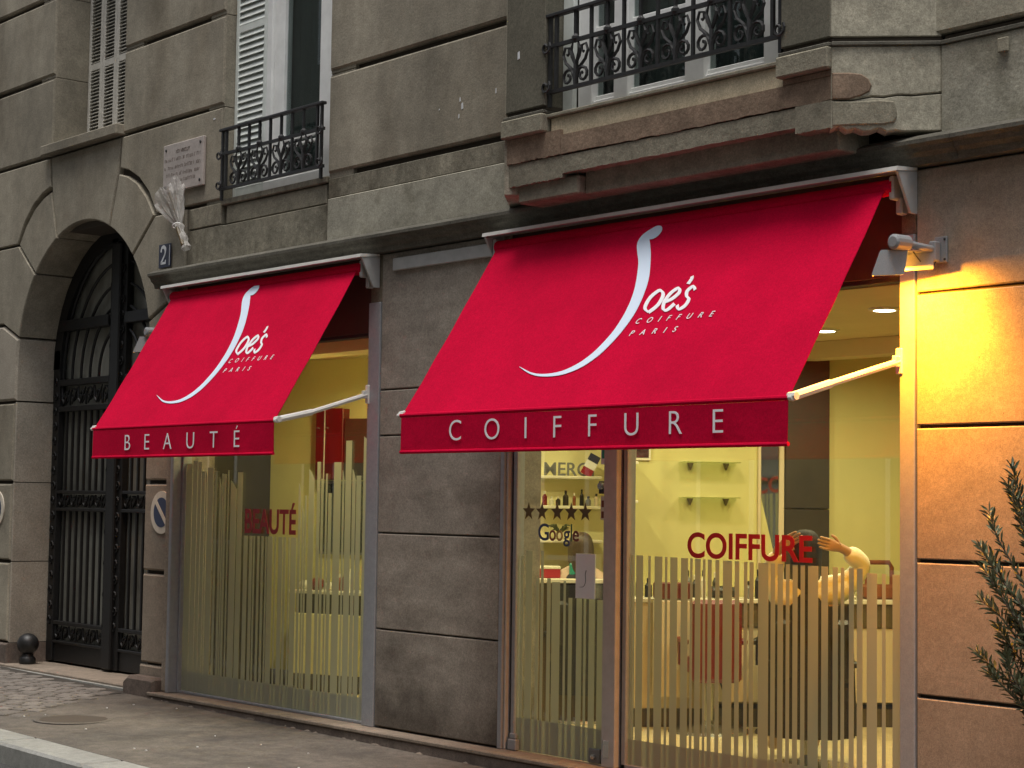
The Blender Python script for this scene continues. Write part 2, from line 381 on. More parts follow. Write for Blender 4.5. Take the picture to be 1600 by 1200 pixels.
# ------------------------------------------------------------------ the building
B = thing('apartment_building', 'old grey stone corner building with arched gateway, oriel window and salon shops at street level', 'building', (-5, 0, 0))
JG = .022
def block(poly, y0=0., y1=.30, m=STONE, g=JG, bev=.014, name='stone_block'):
    p = inset(ccw(poly), g) if g else ccw(poly)
    b = MB(); b.prism(p, y0, y1, bev); return b.build(name, m, B)
def rblock(x0, x1, z0, z1, gx=.003, gz=JG, y0=0., y1=.30, m=STONE, bev=.014, name='stone_block'):
    b = MB(); b.prism([(x0+gx, z0+gz), (x1-gx, z0+gz), (x1-gx, z1-gz), (x0+gx, z1-gz)], y0, y1, bev); return b.build(name, m, B)
ROWS = [3.966, 4.715, 5.457, 6.2, 6.95]
CXA, CZA, RA = -8.97, 2.82, 1.23     # arch centre, springing height, radius
def arc(r, a0, a1, n=8): return [(CXA+r*math.cos(R(a0+(a1-a0)*i/n)), CZA+r*math.sin(R(a0+(a1-a0)*i/n))) for i in range(n+1)]
def ang(x, z): return math.degrees(math.atan2(z-CZA, x-CXA))
# backing wall seen in the joints
for q in ((-14, -9.63, .05, .45, 4.3, 7.3), (-8.27, -6.68, .05, .45, 4.3, 7.3), (-5.18, -3.25, .05, .45, 3.4, 7.3), (.2, 2.6, .05, .45, 3.4, 7.3), (-9.64, -8.26, .06, .44, 4.0, 4.75), (-6.69, -5.17, .06, .44, 3.4, 3.9), (-7.6, -6.68, .055, .445, 3.4, 4.31), (-14, -10.3, .055, .445, 0, 4.31), (-7.71, -7.35, .055, .445, 0, 3.6), (-7.9, -7.0, .065, .43, 3.42, 4.30), (-10.5, -10.1, .065, .43, 3.9, 4.3)):
    w = MB(); w.box(*q); w.build('wall', JOINT, B)
for (x0, x1) in ((-14, -9.61), (-8.29, -6.66), (-5.2, -3.1), (.1, 2.6)):
    for z0, z1 in zip(ROWS[:-1], ROWS[1:]):
        if x1 < -6 and z0 < 4: continue
        if x0 < -10:
            rblock(x0, -11.9, z0, z1); rblock(-11.9, x1, z0, z1)
        elif x0 > 0: rblock(x0, x1, z0, z1, gz=.004 if z0 > 4 else .03, m=RENDER_LT)
        else: rblock(x0, x1, z0, z1)
# gateway: crossetted voussoirs, mirrored about the arch axis
def mir(poly, s): return [(CXA+s*(x-CXA), z) for x, z in poly]
key = [(CXA-.66, 4.715), (CXA-.62, 4.39)] + [(CXA-.49, CZA+math.sqrt(RA*RA-.49**2))] + arc(RA, ang(CXA-.49, CZA+1.128), ang(CXA+.49, CZA+1.128), 8)[1:-1] + [(CXA+.49, CZA+math.sqrt(RA*RA-.49**2)), (CXA+.62, 4.39), (CXA+.66, 4.715)]
block(key, 0, .38, STONE, .008, .012, 'keystone')
for s in (-1, 1):
    a2 = math.degrees(math.acos(.49/RA)); a3 = math.degrees(math.acos(.90/RA)); a4 = math.degrees(math.acos(1.2/RA))
    outer = [(CXA+1.27, 3.966), (CXA+1.13, 4.14), (CXA+.96, 4.28), (CXA+.79, 4.36), (CXA+.63, 4.40)]
    block(mir(arc(RA, a2, a3, 5) + outer, s), 0, .38, STONE, .010, .009, 'voussoir')
    far = 5.0 if s < 0 else 1.79
    block(mir(arc(RA, a3, a4, 5) + [(CXA+1.55, 3.235), (CXA+far, 3.235), (CXA+far, 3.966), (CXA+1.27, 3.966)], s), 0, .38, STONE, .012, .009, 'voussoir')
    fx = 5.0 if s < 0 else CXA*-1-6.66
    block(mir([(CXA+1.29, 3.966), (CXA+fx, 3.966), (CXA+fx, 4.715), (CXA+.66, 4.715), (CXA+.64, 4.43), (CXA+.80, 4.39), (CXA+.98, 4.305), (CXA+1.15, 4.165)], s), 0, .30, STONE, .013, .009)
    if s < 0: block(mir(arc(RA, a4, 0, 3) + [(CXA+RA, 2.505), (CXA+5, 2.505), (CXA+5, 3.235), (CXA+1.55, 3.235)], s), 0, .38, STONE_PINK, .012, .02, 'voussoir')
    else: block(arc(RA, a4, 0, 3) + [(CXA+RA, 2.505), (-7.265, 2.505), (-7.265, 3.235), (CXA+1.55, 3.235)], 0, .38, STONE, .012, .014, 'voussoir')
for z0, z1 in ((.285, 1.03), (1.03, 1.76), (1.76, 2.505)):
    rblock(-14, -10.23, z0, z1, gx=.004, gz=.016, y1=.08, m=STONE); rblock(-10.232, -10.2, z0, z1, gx=.003, gz=.004, y0=.012, y1=.4, m=STONE_PINK, bev=.006, name='jamb_stone')
    rblock(-7.74, -7.315, z0, z1, gz=.016, y1=.4, m=STONE_WARM)
rblock(-14, -10.192, 0, .285, gz=.003, gx=0, y0=-.02, y1=.41, m=PLINTH, name='plinth'); rblock(-7.745, -7.31, 0, .285, gz=.003, gx=0, y0=-.006, y1=.41, m=STONE_WARM, name='plinth')
rblock(-7.312, -7.2, .1, 3.4, gz=0, gx=0, y0=-.05, y1=.3, m=STONE_WARM, bev=.01, name='pilaster_strip')
# guard stone at the foot of the pier
gs = MB(); gs.prism([(-7.80, .0), (-7.30, .0), (-7.30, .185), (-7.34, .20), (-7.72, .20), (-7.80, .15)], -.13, -.02, .025); gs = gs.build('guard_stone', PLINTH)
tag(gs, 'low dark stone block at the foot of the pier between gate and shop', 'guard stone')

# patched plaster band between first floor and cornice
def pband(x0, x1, z0, z1, y0, m, bev=.006, name='plaster_band'):
    b = MB(); b.prism([(x0, z0), (x1, z0), (x1, z1), (x0, z1)], y0, .3, bev); return b.build(name, m, B)
pband(-7.15, -6.66, 3.78, 3.945, .004, PLASTER, name='plaster_patch')
pband(-7.17, -6.655, 3.49, 3.772, .008, PLASTER); pband(-6.655, -5.2, 3.49, 3.765, .010, PLASTER); pband(-6.60, -5.23, 3.772, 3.915, .016, LEDGE, name='panel_stone')
pband(-5.2, -3.12, 3.49, 3.80, .006, PATCHY); pband(-5.2, -3.12, 3.80, 3.945, .011, PLASTER)
pband(.155, 2.6, 3.49, 3.935, .004, PATCHY)
# cornice over the shops
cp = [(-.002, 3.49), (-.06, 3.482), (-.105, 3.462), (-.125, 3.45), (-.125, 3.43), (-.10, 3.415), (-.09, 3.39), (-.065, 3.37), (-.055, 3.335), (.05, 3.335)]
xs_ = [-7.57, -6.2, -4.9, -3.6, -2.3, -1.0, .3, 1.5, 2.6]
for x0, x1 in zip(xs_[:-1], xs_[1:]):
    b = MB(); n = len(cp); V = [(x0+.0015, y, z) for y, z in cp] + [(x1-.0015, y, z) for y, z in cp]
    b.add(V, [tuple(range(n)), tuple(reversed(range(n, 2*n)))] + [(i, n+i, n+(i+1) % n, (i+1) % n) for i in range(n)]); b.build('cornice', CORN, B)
# shop front stonework
b = MB(); b.prism([(-7.19, 2.80), (-4.64, 2.80), (-4.64, 3.333), (-7.19, 3.333)], .03, .3, .004); b.build('lintel', AWNING_REFL, B)  # panels above both windows, coloured like the canvas mirrored in glass
b = MB(); b.prism([(-3.16, 2.80), (-.09, 2.80), (-.09, 3.333), (-3.16, 3.333)], .03, .3, .004); b.build('lintel', AWNING_REFL, B)
b = MB(); b.bbox(-4.64, -4.505, .004, .3, 3.0, 3.333, .004); b.build('lintel', LINTEL, B); b = MB(); b.bbox(-.088, .004, .004, .3, 3.0, 3.333, .004); b.build('lintel', LINTEL, B)
PZ = [.105, .763, 1.413, 2.076, 2.39, 3.333]
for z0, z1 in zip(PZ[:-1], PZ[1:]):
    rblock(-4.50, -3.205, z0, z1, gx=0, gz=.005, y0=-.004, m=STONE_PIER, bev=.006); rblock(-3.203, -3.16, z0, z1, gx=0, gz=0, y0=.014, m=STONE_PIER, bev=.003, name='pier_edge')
for q in ((-4.49, -3.17, .03, .29, .05, 3.33), (.01, 2.6, .03, .29, -.05, 3.33)): w = MB(); w.box(*q); w.build('wall', JOINT, B)
for z0, z1 in zip([-.05, .706, 1.369, 2.033, 2.70], [.706, 1.369, 2.033, 2.70, 3.333]):
    rblock(.008, 2.6, z0, z1, gx=0, gz=.009, m=STONE_WARM, bev=.006)
b = MB(); b.bbox(-7.36, .02, -.15, .12, .068, .095, .006); b.build('sill', SILLM, B)
b = MB(); b.bbox(-7.36, .02, -.140, .10, -.2, .067, .006); b.build('sill_base', PLINTH, B)

# window openings of the first floor
def reveal(x0, x1, z0, z1, y0, y1, side, m=STONE):
    b = MB()
    b.box(x0-.2, x0, y0, y1, z0, z1) if side == 'l' else b.box(x1, x1+.2, y0, y1, z0, z1); return b.build('reveal', m, B)
for z0, z1 in zip([4.80, 5.45, 6.2], [5.45, 6.2, 7.2]):
    b = MB(); b.prism([(0, 0)] * 3, 0, 1) if False else b.bbox(-9.9, -9.612, .016, .42, z0+.002, z1-.002, .004); b.build('reveal', STONE, B)
    b = MB(); b.bbox(-8.288, -8.0, .016, .42, z0+.002, z1-.002, .004); b.build('reveal', STONE, B)
for z0, z1 in zip([3.94, 4.71, 5.45, 6.2], [4.71, 5.45, 6.2, 7.2]):
    b = MB(); b.bbox(-6.9, -6.662, .016, .32, z0+.002, z1-.002, .004); b.build('reveal', STONE, B)
    b = MB(); b.bbox(-5.198, -4.9, .016, .32, z0+.002, z1-.002, .004); b.build('reveal', STONE, B)
b = MB(); b.bbox(-9.70, -8.27, -.075, .42, 4.722, 4.812, .008); b.build('sill', STONE, B)
b = MB(); b.bbox(-6.66, -5.2, -.004, .3, 3.922, 3.968, .006); b.build('sill', PLASTER, B)

# ---- the oriel: front y=-.37 between x=-2.77 and -.24, 45 degree sides
YB = -.37
def oriel(x0, x1, y, z0, z1, m, name='oriel_wall', bev=0., cut=None):
    """horizontal slice of the oriel; plan follows the canted sides down to the wall plane"""
    d = -y
    pl = [(x0-d, .1), (x0-d, 0), (x0, y), (x1, y), (x1+d, 0), (x1+d, .1)]
    n = len(pl); b = MB(); V = [(p[0], p[1], z0) for p in pl] + [(p[0], p[1], z1) for p in pl]
    b.add(V, [tuple(reversed(range(n))), tuple(range(n, 2*n))] + [(i, (i+1) % n, n+(i+1) % n, n+i) for i in range(n)]); return b.build(name, m, B)
def cant(p, q, z0, z1, m, t=.12, name='oriel_side', oy=0.):
    """wall slab between plan points p and q, thickness t to the inside"""
    p, q = Vector((p[0], p[1], 0)), Vector((q[0], q[1], 0)); u = (q-p); L = u.length
    M = Matrix.Translation(p) @ Matrix.Rotation(math.atan2(u.y, u.x), 4, 'Z')
    b = MB(M); b.bbox(0, L, oy, t, z0, z1, .004); return b.build(name, m, B)
XL, XR = -2.77, -.24; OL, OR = -2.41, -.57
# piers, front face
for a, c in ((XL, OL), (OR, XR)):
    b = MB(); b.prism([(a, 3.985), (c, 3.985), (c, 7.2), (a, 7.2)], YB, -.12, .006); b.build('oriel_pier', BAYWALL, B)
    b = MB(); b.bbox(a-.012, c+.004, YB-.03, -.12, 3.825, 3.935, .008); b.build('ledge_block', LEDGE, B)
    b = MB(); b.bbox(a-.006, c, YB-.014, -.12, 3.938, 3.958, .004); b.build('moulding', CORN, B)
    b = MB(); b.bbox(a, c, YB+.02, -.12, 3.957, 3.986, .003); b.build('moulding', JOINT, B)
cant((XR+.001, YB+.002), (.15, .02), 3.985, 7.2, RENDER_LT); cant((-3.14, .0), (XL-.001, YB+.002), 3.985, 7.2, RENDER_LT)
for (z0, z1, oy, m) in ((3.937, 3.958, -.014, CORN), (3.957, 3.986, .02, JOINT)):
    cant((XR+.004, YB+.002), (.16, .02), z0, z1, m, oy=oy, name='moulding'); cant((-3.15, .0), (XL-.004, YB+.002), z0, z1, m, oy=oy, name='moulding')
cant((-3.15, .0), (XL-.004, YB+.002), 3.49, 3.938, RENDER_LT, name='oriel_apron')
MCT = Matrix.Translation((XR+.004, YB+.002, 0)) @ Matrix.Rotation(math.atan2(-YB+.018, .156-XR), 4, 'Z'); LCT = math.hypot(.156-XR, -YB+.018)
def cpiece(poly, y0, m, name):
    b = MB(MCT); b.prism(ccw(poly), y0, .12, .006); return b.build(name, m, B)
rk = random.Random(8)
low = [(LCT*i/14, 3.505+.018*max(0, 1-i/9)+rk.uniform(-.012, .012)*(i < 11)) for i in range(15)]
cpiece(low + [(LCT, 3.694), (.40, 3.681), (.33, 3.684), (.26, 3.673), (.2, 3.676), (.10, 3.658), (0, 3.662)], .003, RENDER_LT, 'oriel_apron')
cpiece([(0, 3.668), (.10, 3.664), (.2, 3.682), (.26, 3.679), (.33, 3.69), (.40, 3.687), (LCT, 3.70), (LCT, 3.937), (0, 3.937)], .001, RENDER_LT, 'oriel_apron')
cpiece([(.004, 3.664), (.09, 3.665), (.15, 3.684), (.19, 3.705), (.20, 3.735), (.185, 3.768), (.15, 3.792), (.09, 3.80), (.004, 3.80)], -.010, RUST, 'reddish_band')
cpiece([(.004, 3.53), (.12, 3.535), (.26, 3.538), (.31, 3.548), (.325, 3.575), (.322, 3.62), (.31, 3.655), (.24, 3.66), (.12, 3.655), (.004, 3.655)], -.008, LEDGE, 'grey_band')
for z0, y0, z1, m in ((3.935, -.006, 3.957, CORN), (3.957, .03, 3.985, JOINT)):
    b = MB(); b.bbox(.16, 2.6, y0, .3, z0, z1, .003); b.build('moulding', m, B)
# apron under the oriel window
b = MB(); b.bbox(OL+.02, OR-.005, YB+.035, -.1, 3.79, 3.905, .005); b.build('cream_panel', SAND, B)
b = MB(); b.bbox(OL-.0, OR+.0, YB+.015, -.1, 3.906, 3.93, .005); b.build('sill', LEDGE, B)
rg = random.Random(11)
def ragged(x0, x1, z0, z1, y0, m, name, amp=.006, top=True, n=90, y1=-.1, ends=0.):
    """band whose lower edge is broken away"""
    up_ = [(x0+(x1-x0)*i/n, z1) for i in range(n+1)]; lo = []; h = 0
    for i in range(n+1):
        h = .7*h+rg.uniform(-amp, amp); t = (x1-(x1-x0)*i/n)
        lo.append((t, z0+h + (ends*((t-x1+.35)/.35)**2 if ends and t > x1-.35 else 0)))
    b = MB(); b.prism(up_[::-1] + lo[::-1], y0, y1, .006) if False else b.prism(ccw(up_ + lo), y0, y1, 0); return b.build(name, m, B)
ragged(XL, -2.28, 3.674, 3.822, YB+.012, RUST, 'reddish_band', .003); ragged(-2.277, XR, 3.671, 3.788, YB+.014, RUST, 'reddish_band', .003)
b = MB(); b.bbox(OR+.002, XR, YB+.013, -.1, 3.79, 3.823, .004); b.build('reddish_band', RUST, B)
ragged(-2.755, -2.27, 3.535, 3.668, YB+.022, LEDGE, 'grey_band', .003); ragged(-2.267, -.482, 3.560, 3.664, YB+.020, LEDGE, 'grey_band', .002); ragged(-.478, XR+.002, 3.527, 3.666, YB+.010, LEDGE, 'grey_band', .002)
b = MB(); b.bbox(-2.70, -2.16, YB+.05, -.02, 3.43, 3.545, .012); b.build('corbel_block', LEDGE, B)
b = MB(); b.bbox(-2.155, -.27, YB+.10, -.02, 3.43, 3.58, .006); b.build('apron_recess', LEDGE, B)
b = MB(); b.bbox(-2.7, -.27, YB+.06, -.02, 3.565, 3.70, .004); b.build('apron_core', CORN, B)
# oriel head-side reveals
for x0, x1 in ((OL-.2, OL), (OR, OR+.2)):
    b = MB(); b.box(x0+.004, x1-.004, YB+.03, .0, 3.93, 7.2); b.build('reveal', BAYWALL, B)
# dark rooms behind the first floor windows, roof slab that keeps the sky out
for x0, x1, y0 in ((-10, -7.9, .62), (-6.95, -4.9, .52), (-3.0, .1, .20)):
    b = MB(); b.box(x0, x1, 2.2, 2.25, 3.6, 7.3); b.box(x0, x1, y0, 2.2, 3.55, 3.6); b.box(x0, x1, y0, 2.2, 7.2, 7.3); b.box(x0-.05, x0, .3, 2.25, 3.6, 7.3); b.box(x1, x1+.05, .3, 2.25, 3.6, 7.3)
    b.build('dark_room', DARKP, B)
b = MB(); b.box(-16, 4, .02, 6, 7.25, 7.4); b.box(-14, 2.6, .0, .45, 7.2, 7.26); b.build('upper_storey', STONE, B)
# back of the gate passage
b = MB(); b.box(-10.6, -7.55, 3.0, 3.1, 0, 4.6); b.box(-10.6, -10.5, .42, 3, 0, 4.6); b.box(-7.62, -7.55, .46, 3, 0, 4.6); b.box(-10.6, -7.55, .46, 3, 4.5, 4.6); b.build('gate_passage', DARKP, B)

for x, z, w_, h in ((-3.68, 4.265, .012, .03), (-3.66, 4.21, .02, .045), (-3.69, 4.155, .010, .03), (-3.31, 4.26, .010, .035), (-3.9, 4.24, .008, .012), (-6.80, 4.62, .03, .014), (-2.66, 4.30, .02, .05)):
    y = -.0035 if x < -3 else YB-.003; b = MB(); b.prism([(x, z), (x+w_, z+.004), (x+w_*.8, z+h), (x+.002, z+h*.9)], y, y+.003, 0); b.build('paint_chip', ENAMEL_W, B)

# ------------------------------------------------------------------ first floor windows
def slats(parent, x0, x1, z0, z1, y, step, m, name='slat', tilt=35, th=.006, dep=.035, M=None, limit=300):
    me = None; z = z0; k = 0
    while z < z1 - step*.5:
        if me is None:
            b = MB(Matrix.Rotation(R(tilt), 4, 'X')); b.box(-(x1-x0)/2, (x1-x0)/2, -dep/2, dep/2, -th/2, th/2); me = b.mesh(name); me.materials.append(m)
        o = bpy.data.objects.new(name, me); COL.objects.link(o); o.location = ((x0+x1)/2, y, z+step/2); adopt(o, parent); z += step; k += 1
# closed louvred folding shutter on the left window
sh = thing('folding_shutter', 'closed white louvred folding shutters in the deep window above the gateway', 'shutters', (-8.95, .36, 4.82))
lw = (-8.285+9.61)/5
for i in range(5):
    x0 = -9.61+i*lw; fr = MB()
    fr.bbox(x0+.004, x0+.045, .335, .375, 4.82, 7.15, .004); fr.bbox(x0+lw-.045, x0+lw-.004, .335, .375, 4.82, 7.15, .004)
    for z in (4.82, 5.55, 6.3, 7.08): fr.box(x0+.045, x0+lw-.045, .34, .37, z, z+.06)
    leaf = fr.build('shutter_leaf', SHUT, sh)
    bk = MB(); bk.box(x0+.04, x0+lw-.04, .372, .378, 4.82, 7.1); bk.build('shutter_back', GREYD, sh)
    for z0, z1 in ((4.88, 5.55), (5.61, 6.3)): slats(sh, x0+.045, x0+lw-.045, z0, z1, .352, .032, SHUT)

def frame_rect(name, x0, x1, z0, z1, y, w, m, parent, d=.05, wb=None):
    wb = wb or w; b = MB(); b.bbox(x0, x0+w, y, y+d, z0, z1, .004); b.bbox(x1-w, x1, y, y+d, z0, z1, .004)
    b.bbox(x0+w, x1-w, y+.002, y+d, z0, z0+wb, .004); b.bbox(x0+w, x1-w, y+.002, y+d, z1-w, z1, .004); return b.build(name, m, parent)
def pane(name, x0, x1, z0, z1, y, m, parent, t=.006):
    b = MB(); b.box(x0, x1, y, y+t, z0, z1); return b.build(name, m, parent)

# tall window in the middle, with one shutter leaf folded against its left side
wn = thing('casement_window', 'tall white casement window with grey glass behind the small iron railing', 'window', (-5.9, .14, 3.97))
b = MB(); b.bbox(-6.20, -6.13, .10, .2, 3.985, 7.2, .004); b.bbox(-6.128, -5.995, .125, .2, 3.985, 7.2, .004); b.bbox(-5.48, -5.40, .105, .2, 3.985, 7.2, .004); b.bbox(-5.43, -5.2, .085, .2, 3.985, 7.2, .004)
b.bbox(-6.2, -5.2, .09, .2, 3.972, 4.06, .004); b.bbox(-5.995, -5.48, .12, .2, 4.06, 4.10, .004); b.build('window_frame', WHITEP, wn)
for z in (4.295, 4.345): b = MB(); b.bbox(-5.998, -5.478, .13, .17, z, z+.022, .003); b.build('glazing_bar', WHITEP, wn)
pane('window_pane', -6.0, -5.475, 4.09, 7.2, .155, WGLASS, wn)
b = MB(); b.grid(lambda u, v: (-6.15+.9*u, .24+.018*math.sin(u*38)+.01*math.sin(u*71), 4.0+3.2*v), 60, 2); b.build('curtain', CURTAIN, wn, smooth=True)
sw = thing('shutter_leaf', 'pale green-grey shutter folded open beside the middle window', 'shutter', (-6.4, .12, 3.97))
b = MB(); b.bbox(-6.655, -6.615, .10, .14, 3.985, 7.15, .004); b.bbox(-6.25, -6.205, .10, .14, 3.985, 7.15, .004)
for z0, z1 in ((3.985, 4.06), (5.3, 5.36), (6.6, 6.66)): b.bbox(-6.615, -6.25, .105, .135, z0, z1, .003)
b.build('shutter_frame', SHUT_W, sw); b = MB(); b.box(-6.615, -6.25, .133, .139, 4.0, 7.15); b.build('shutter_back', SHUT_W, sw)
slats(sw, -6.615, -6.25, 4.065, 5.295, .120, .052, SHUT_W, tilt=66, dep=.068); slats(sw, -6.615, -6.25, 5.365, 6.6, .120, .052, SHUT_W, tilt=66, dep=.068)

# wide window of the oriel
wo_ = thing('casement_window', 'wide white three-light window of the oriel behind the long iron railing', 'window', (-1.5, -.18, 3.93))
b = MB()
for x0, x1 in ((-2.305, -2.185), (-2.0, -1.88), (-1.425, -1.275), (-.84, -.575)): b.bbox(x0, x1, -.20, -.1, 3.965, 7.2, .005)
b.bbox(-2.25, -.6, -.185, -.1, 3.935, 4.0, .004); b.bbox(-2.185, -.84, -.17, -.1, 4.0, 4.03, .004); b.build('window_frame', WHITEP, wo_)
for x0, x1 in ((-2.185, -2.0), (-1.88, -1.425), (-1.275, -.84)):
    pane('window_pane', x0-.004, x1+.004, 4.0, 7.2, -.15, WGLASS, wo_)
    b = MB(); b.bbox(x0, x1, -.165, -.13, 4.415, 4.445, .003); b.build('glazing_bar', WHITEP, wo_)
b = MB(); b.grid(lambda u, v: (-2.3+1.6*u, -.03+.02*math.sin(u*60)+.012*math.sin(u*110), 4.0+3.2*v), 90, 2); b.build('curtain', CURTAIN, wo_, smooth=True)
b = MB(); b.bbox(-2.40, -2.31, -.235, -.2, 3.945, 7.2, .004)
so = thing('shutter_leaf', 'pale shutter folded against the left side of the oriel window', 'shutter', (-2.4, -.2, 3.93))
b.build('shutter_frame', SHUT_W, so); b = MB(); b.bbox(-2.60, -2.403, -.225, -.19, 3.945, 7.2, .004)
b.build('shutter_board', SHUT_W, so)

# ------------------------------------------------------------------ wrought iron railings
def curl(cx, cz, r0, r1, a0, a1, y, n=9): return [(cx+(r0+(r1-r0)*i/n)*math.cos(R(a0+(a1-a0)*i/n)), y, cz+(r0+(r1-r0)*i/n)*math.sin(R(a0+(a1-a0)*i/n))) for i in range(n+1)]
def railing(label, x0, x1, y, zb, zm, zt, units):
    t = thing('balcony_railing', label, 'railing', ((x0+x1)/2, y, zb), 'wrought iron railings of the first floor')
    b = MB(); b.bbox(x0, x1, y-.022, y+.022, zt-.022, zt, .004); b.build('top_rail', IRON, t)
    for z in (zm, zb):
        b = MB(); b.box(x0, x1, y-.011, y+.011, z-.011, z+.011); b.build('rail', IRON, t)
    for x in (x0+.03, x0+.085, x1-.03, x1-.085):
        b = MB(); b.box(x-.010, x+.010, y-.010, y+.010, zb-.09 if x in (x0+.03, x1-.03) else zb, zt-.02); b.build('post', IRON, t)
    for x, s in ((x0+.02, 1), (x1-.02, -1)):
        for z in (zm-.01, zb+.03): b = MB(); b.tube(curl(x, z, .012, .042, 0, 400, y-.03, 12), .008, 5); b.build('rosette', IRON, t)
    a = x0+.115; wd = (x1-.115-a)/units
    for k in range(units):
        xa = a+k*wd; xc = xa+wd/2; h = zm-zb
        b = MB(); b.box(xc-.009, xc+.009, y-.009, y+.009, zm, zt-.02); b.build('baluster', IRON, t)
        if k: b = MB(); b.box(xa-.009, xa+.009, y-.009, y+.009, zb, zt-.02); b.build('baluster', IRON, t)
        b = MB(); b.tube([(xc, y, zb), (xc, y, zb+h*.55)], .012, 6); b.build('stem', IRON, t); b = MB(); b.lathe([(.004, -.028), (.024, -.008), (.024, .008), (.006, .03)], (xc, y, zm+.012), 8); b.build('finial', IRON, t)
        for s in (-1, 1):
            b = MB(); f = lambda P: [(xc+s*(p[0]), q, p[2]) for p in P for q in (p[1],)]
            hw = wd/2
            # long S from the stem foot up to a curl below the middle rail
            S = [(.004, y, zb+h*.12), (hw*.25, y, zb+h*.40), (hw*.62, y, zb+h*.55), (hw*.78, y, zb+h*.72), (hw*.66, y, zb+h*.88), (hw*.42, y, zb+h*.86), (hw*.40, y, zb+h*.74), (hw*.52, y, zb+h*.71)]
            b.tube(f(S), [.011, .011, .010, .009, .008, .008, .008, .011], 5)
            # leaf rising from the stem
            b.tube(f([(.0, y, zb+h*.45), (hw*.20, y, zb+h*.66), (hw*.30, y, zb+h*.80), (hw*.16, y, zb+h*.97)]), [.008, .014, .012, .004], 5)
            # lower volute
            b.tube(f([(hw*.04, y, zb+h*.03)] + [(hw*.46+c[0], y, zb+h*.22+c[2]) for c in curl(0, 0, hw*.42, hw*.10, 200, -260, y, 13)]), [.010]*8+[.009]*6+[.012], 5)
            b.build('scroll', IRON, t)
    return t
railing('small black wrought iron railing in front of the tall middle window', -6.63, -5.21, -.03, 4.04, 4.315, 4.515, 4)
railing('long black wrought iron railing across the wide oriel window', -2.42, -.56, -.345, 4.06, 4.335, 4.53, 6)

# ------------------------------------------------------------------ carriage gate
G = thing('carriage_gate', 'tall black wrought iron double gate filling the arched gateway', 'gate', (CXA, .42, .1))
gy = .40
def bar(x0, x1, z0, z1, y0=gy-.03, y1=gy+.03, name='rail', bev=.005):
    b = MB(); b.bbox(x0, x1, y0, y1, z0, z1, bev); return b.build(name, GATEM, G)
for s in (-1, 1):
    for d in (1.16, .09):
        bar(min(CXA+s*d-.06, CXA+s*d+.06), max(CXA+s*d-.06, CXA+s*d+.06), .12, 3.0 if d > 1 else 3.95, name='stile')
    x0, x1 = sorted((CXA+s*.15, CXA+s*1.10))
    bar(x0, x1, .12, .30, gy-.012, gy+.02, 'kick_panel'); bar(x0, x1, .285, .31); bar(x0, x1, .455, .49); bar(x0, x1, 1.50, 1.53); bar(x0, x1, 1.66, 1.69); bar(x0, x1, 2.42, 2.47); bar(x0, x1, 2.66, 2.72); bar(x0, x1, 3.17, 3.27, gy-.05, gy+.04)
    # leaf-scroll friezes
    for z0, z1, n in ((.31, .455, 7), (1.53, 1.66, 8), (2.47, 2.66, 6)):
        for k in range(n):
            xa = x0+(x1-x0)*(k+.5)/n; h = z1-z0; w_ = (x1-x0)/n*.48; q = 1 if k % 2 else -1; b = MB()
            b.tube([(xa-w_, gy, (z0+z1)/2-q*h*.45)] + [(xa+c[0]*w_/.05, gy, (z0+z1)/2+q*c[2]*h/.11) for c in curl(0, 0, .05, .014, 200, -200, gy, 10)], .011, 5)
            b.tube([(xa-w_*.2, gy-.01, z0+h*.1), (xa+w_*.5, gy-.01, z0+h*.5), (xa+w_, gy, z0+h*.95)], [.006, .016, .004], 5); b.build('scroll', GATEM, G)
    # vertical bars
    nb = 7
    for k in range(1, nb+1):
        xb = x0+(x1-x0)*k/(nb+1)
        for z0, z1 in ((.49, 1.50), (1.69, 2.42)):
            b = MB(); b.box(xb-.011, xb+.011, gy-.011, gy+.011, z0, z1); b.build('bar', GATEM, G)
    # fan bars of the arched head: curves concentric with the arch edge
    for k, rr in enumerate((1.0, .84, .68, .52, .36)):
        a_end = 90-math.degrees(math.asin(min(.16/rr, .99))); P = [(CXA+s*rr*math.cos(R(a))*1.08, gy, 2.72+(rr*math.sin(R(a)))*1.22) for a in [a_end*i/9 for i in range(10)]]
        b = MB(); b.tube(P, .014, 6); b.build('fan_bar', GATEM, G)
    # ornament running up stiles
    for d in (1.155, .09):
        xx = CXA+s*d
        for k in range(24 if d < 1 else 17):
            z = .5+k*.138; b = MB(); q = 1 if k % 2 else -1
            b.tube([(xx+q*c[0], gy-.036, z+c[2]) for c in curl(0, 0, .042, .012, -100, 260, gy, 8)], .009, 4); b.build('scroll', GATEM, G)
b = MB(); P = arc(1.235, 0, 180, 20); Q = arc(1.10, 0, 180, 20)
b.prism(P+Q[::-1], gy-.03, gy+.03, 0); b.build('arched_frame', GATEM, G)
b = MB(); b.bbox(CXA-.075, CXA+.075, gy-.065, gy+.01, .12, 3.9, .012); b.build('meeting_stile', GATEM, G)
b = MB(); b.prism([(CXA-1.23, .12)] + [(x, z) for x, z in arc(1.23, 180, 0, 24)] + [(CXA+1.23, .12)], gy+.045, gy+.055, 0); b.build('gate_glass', GATEGL, G)

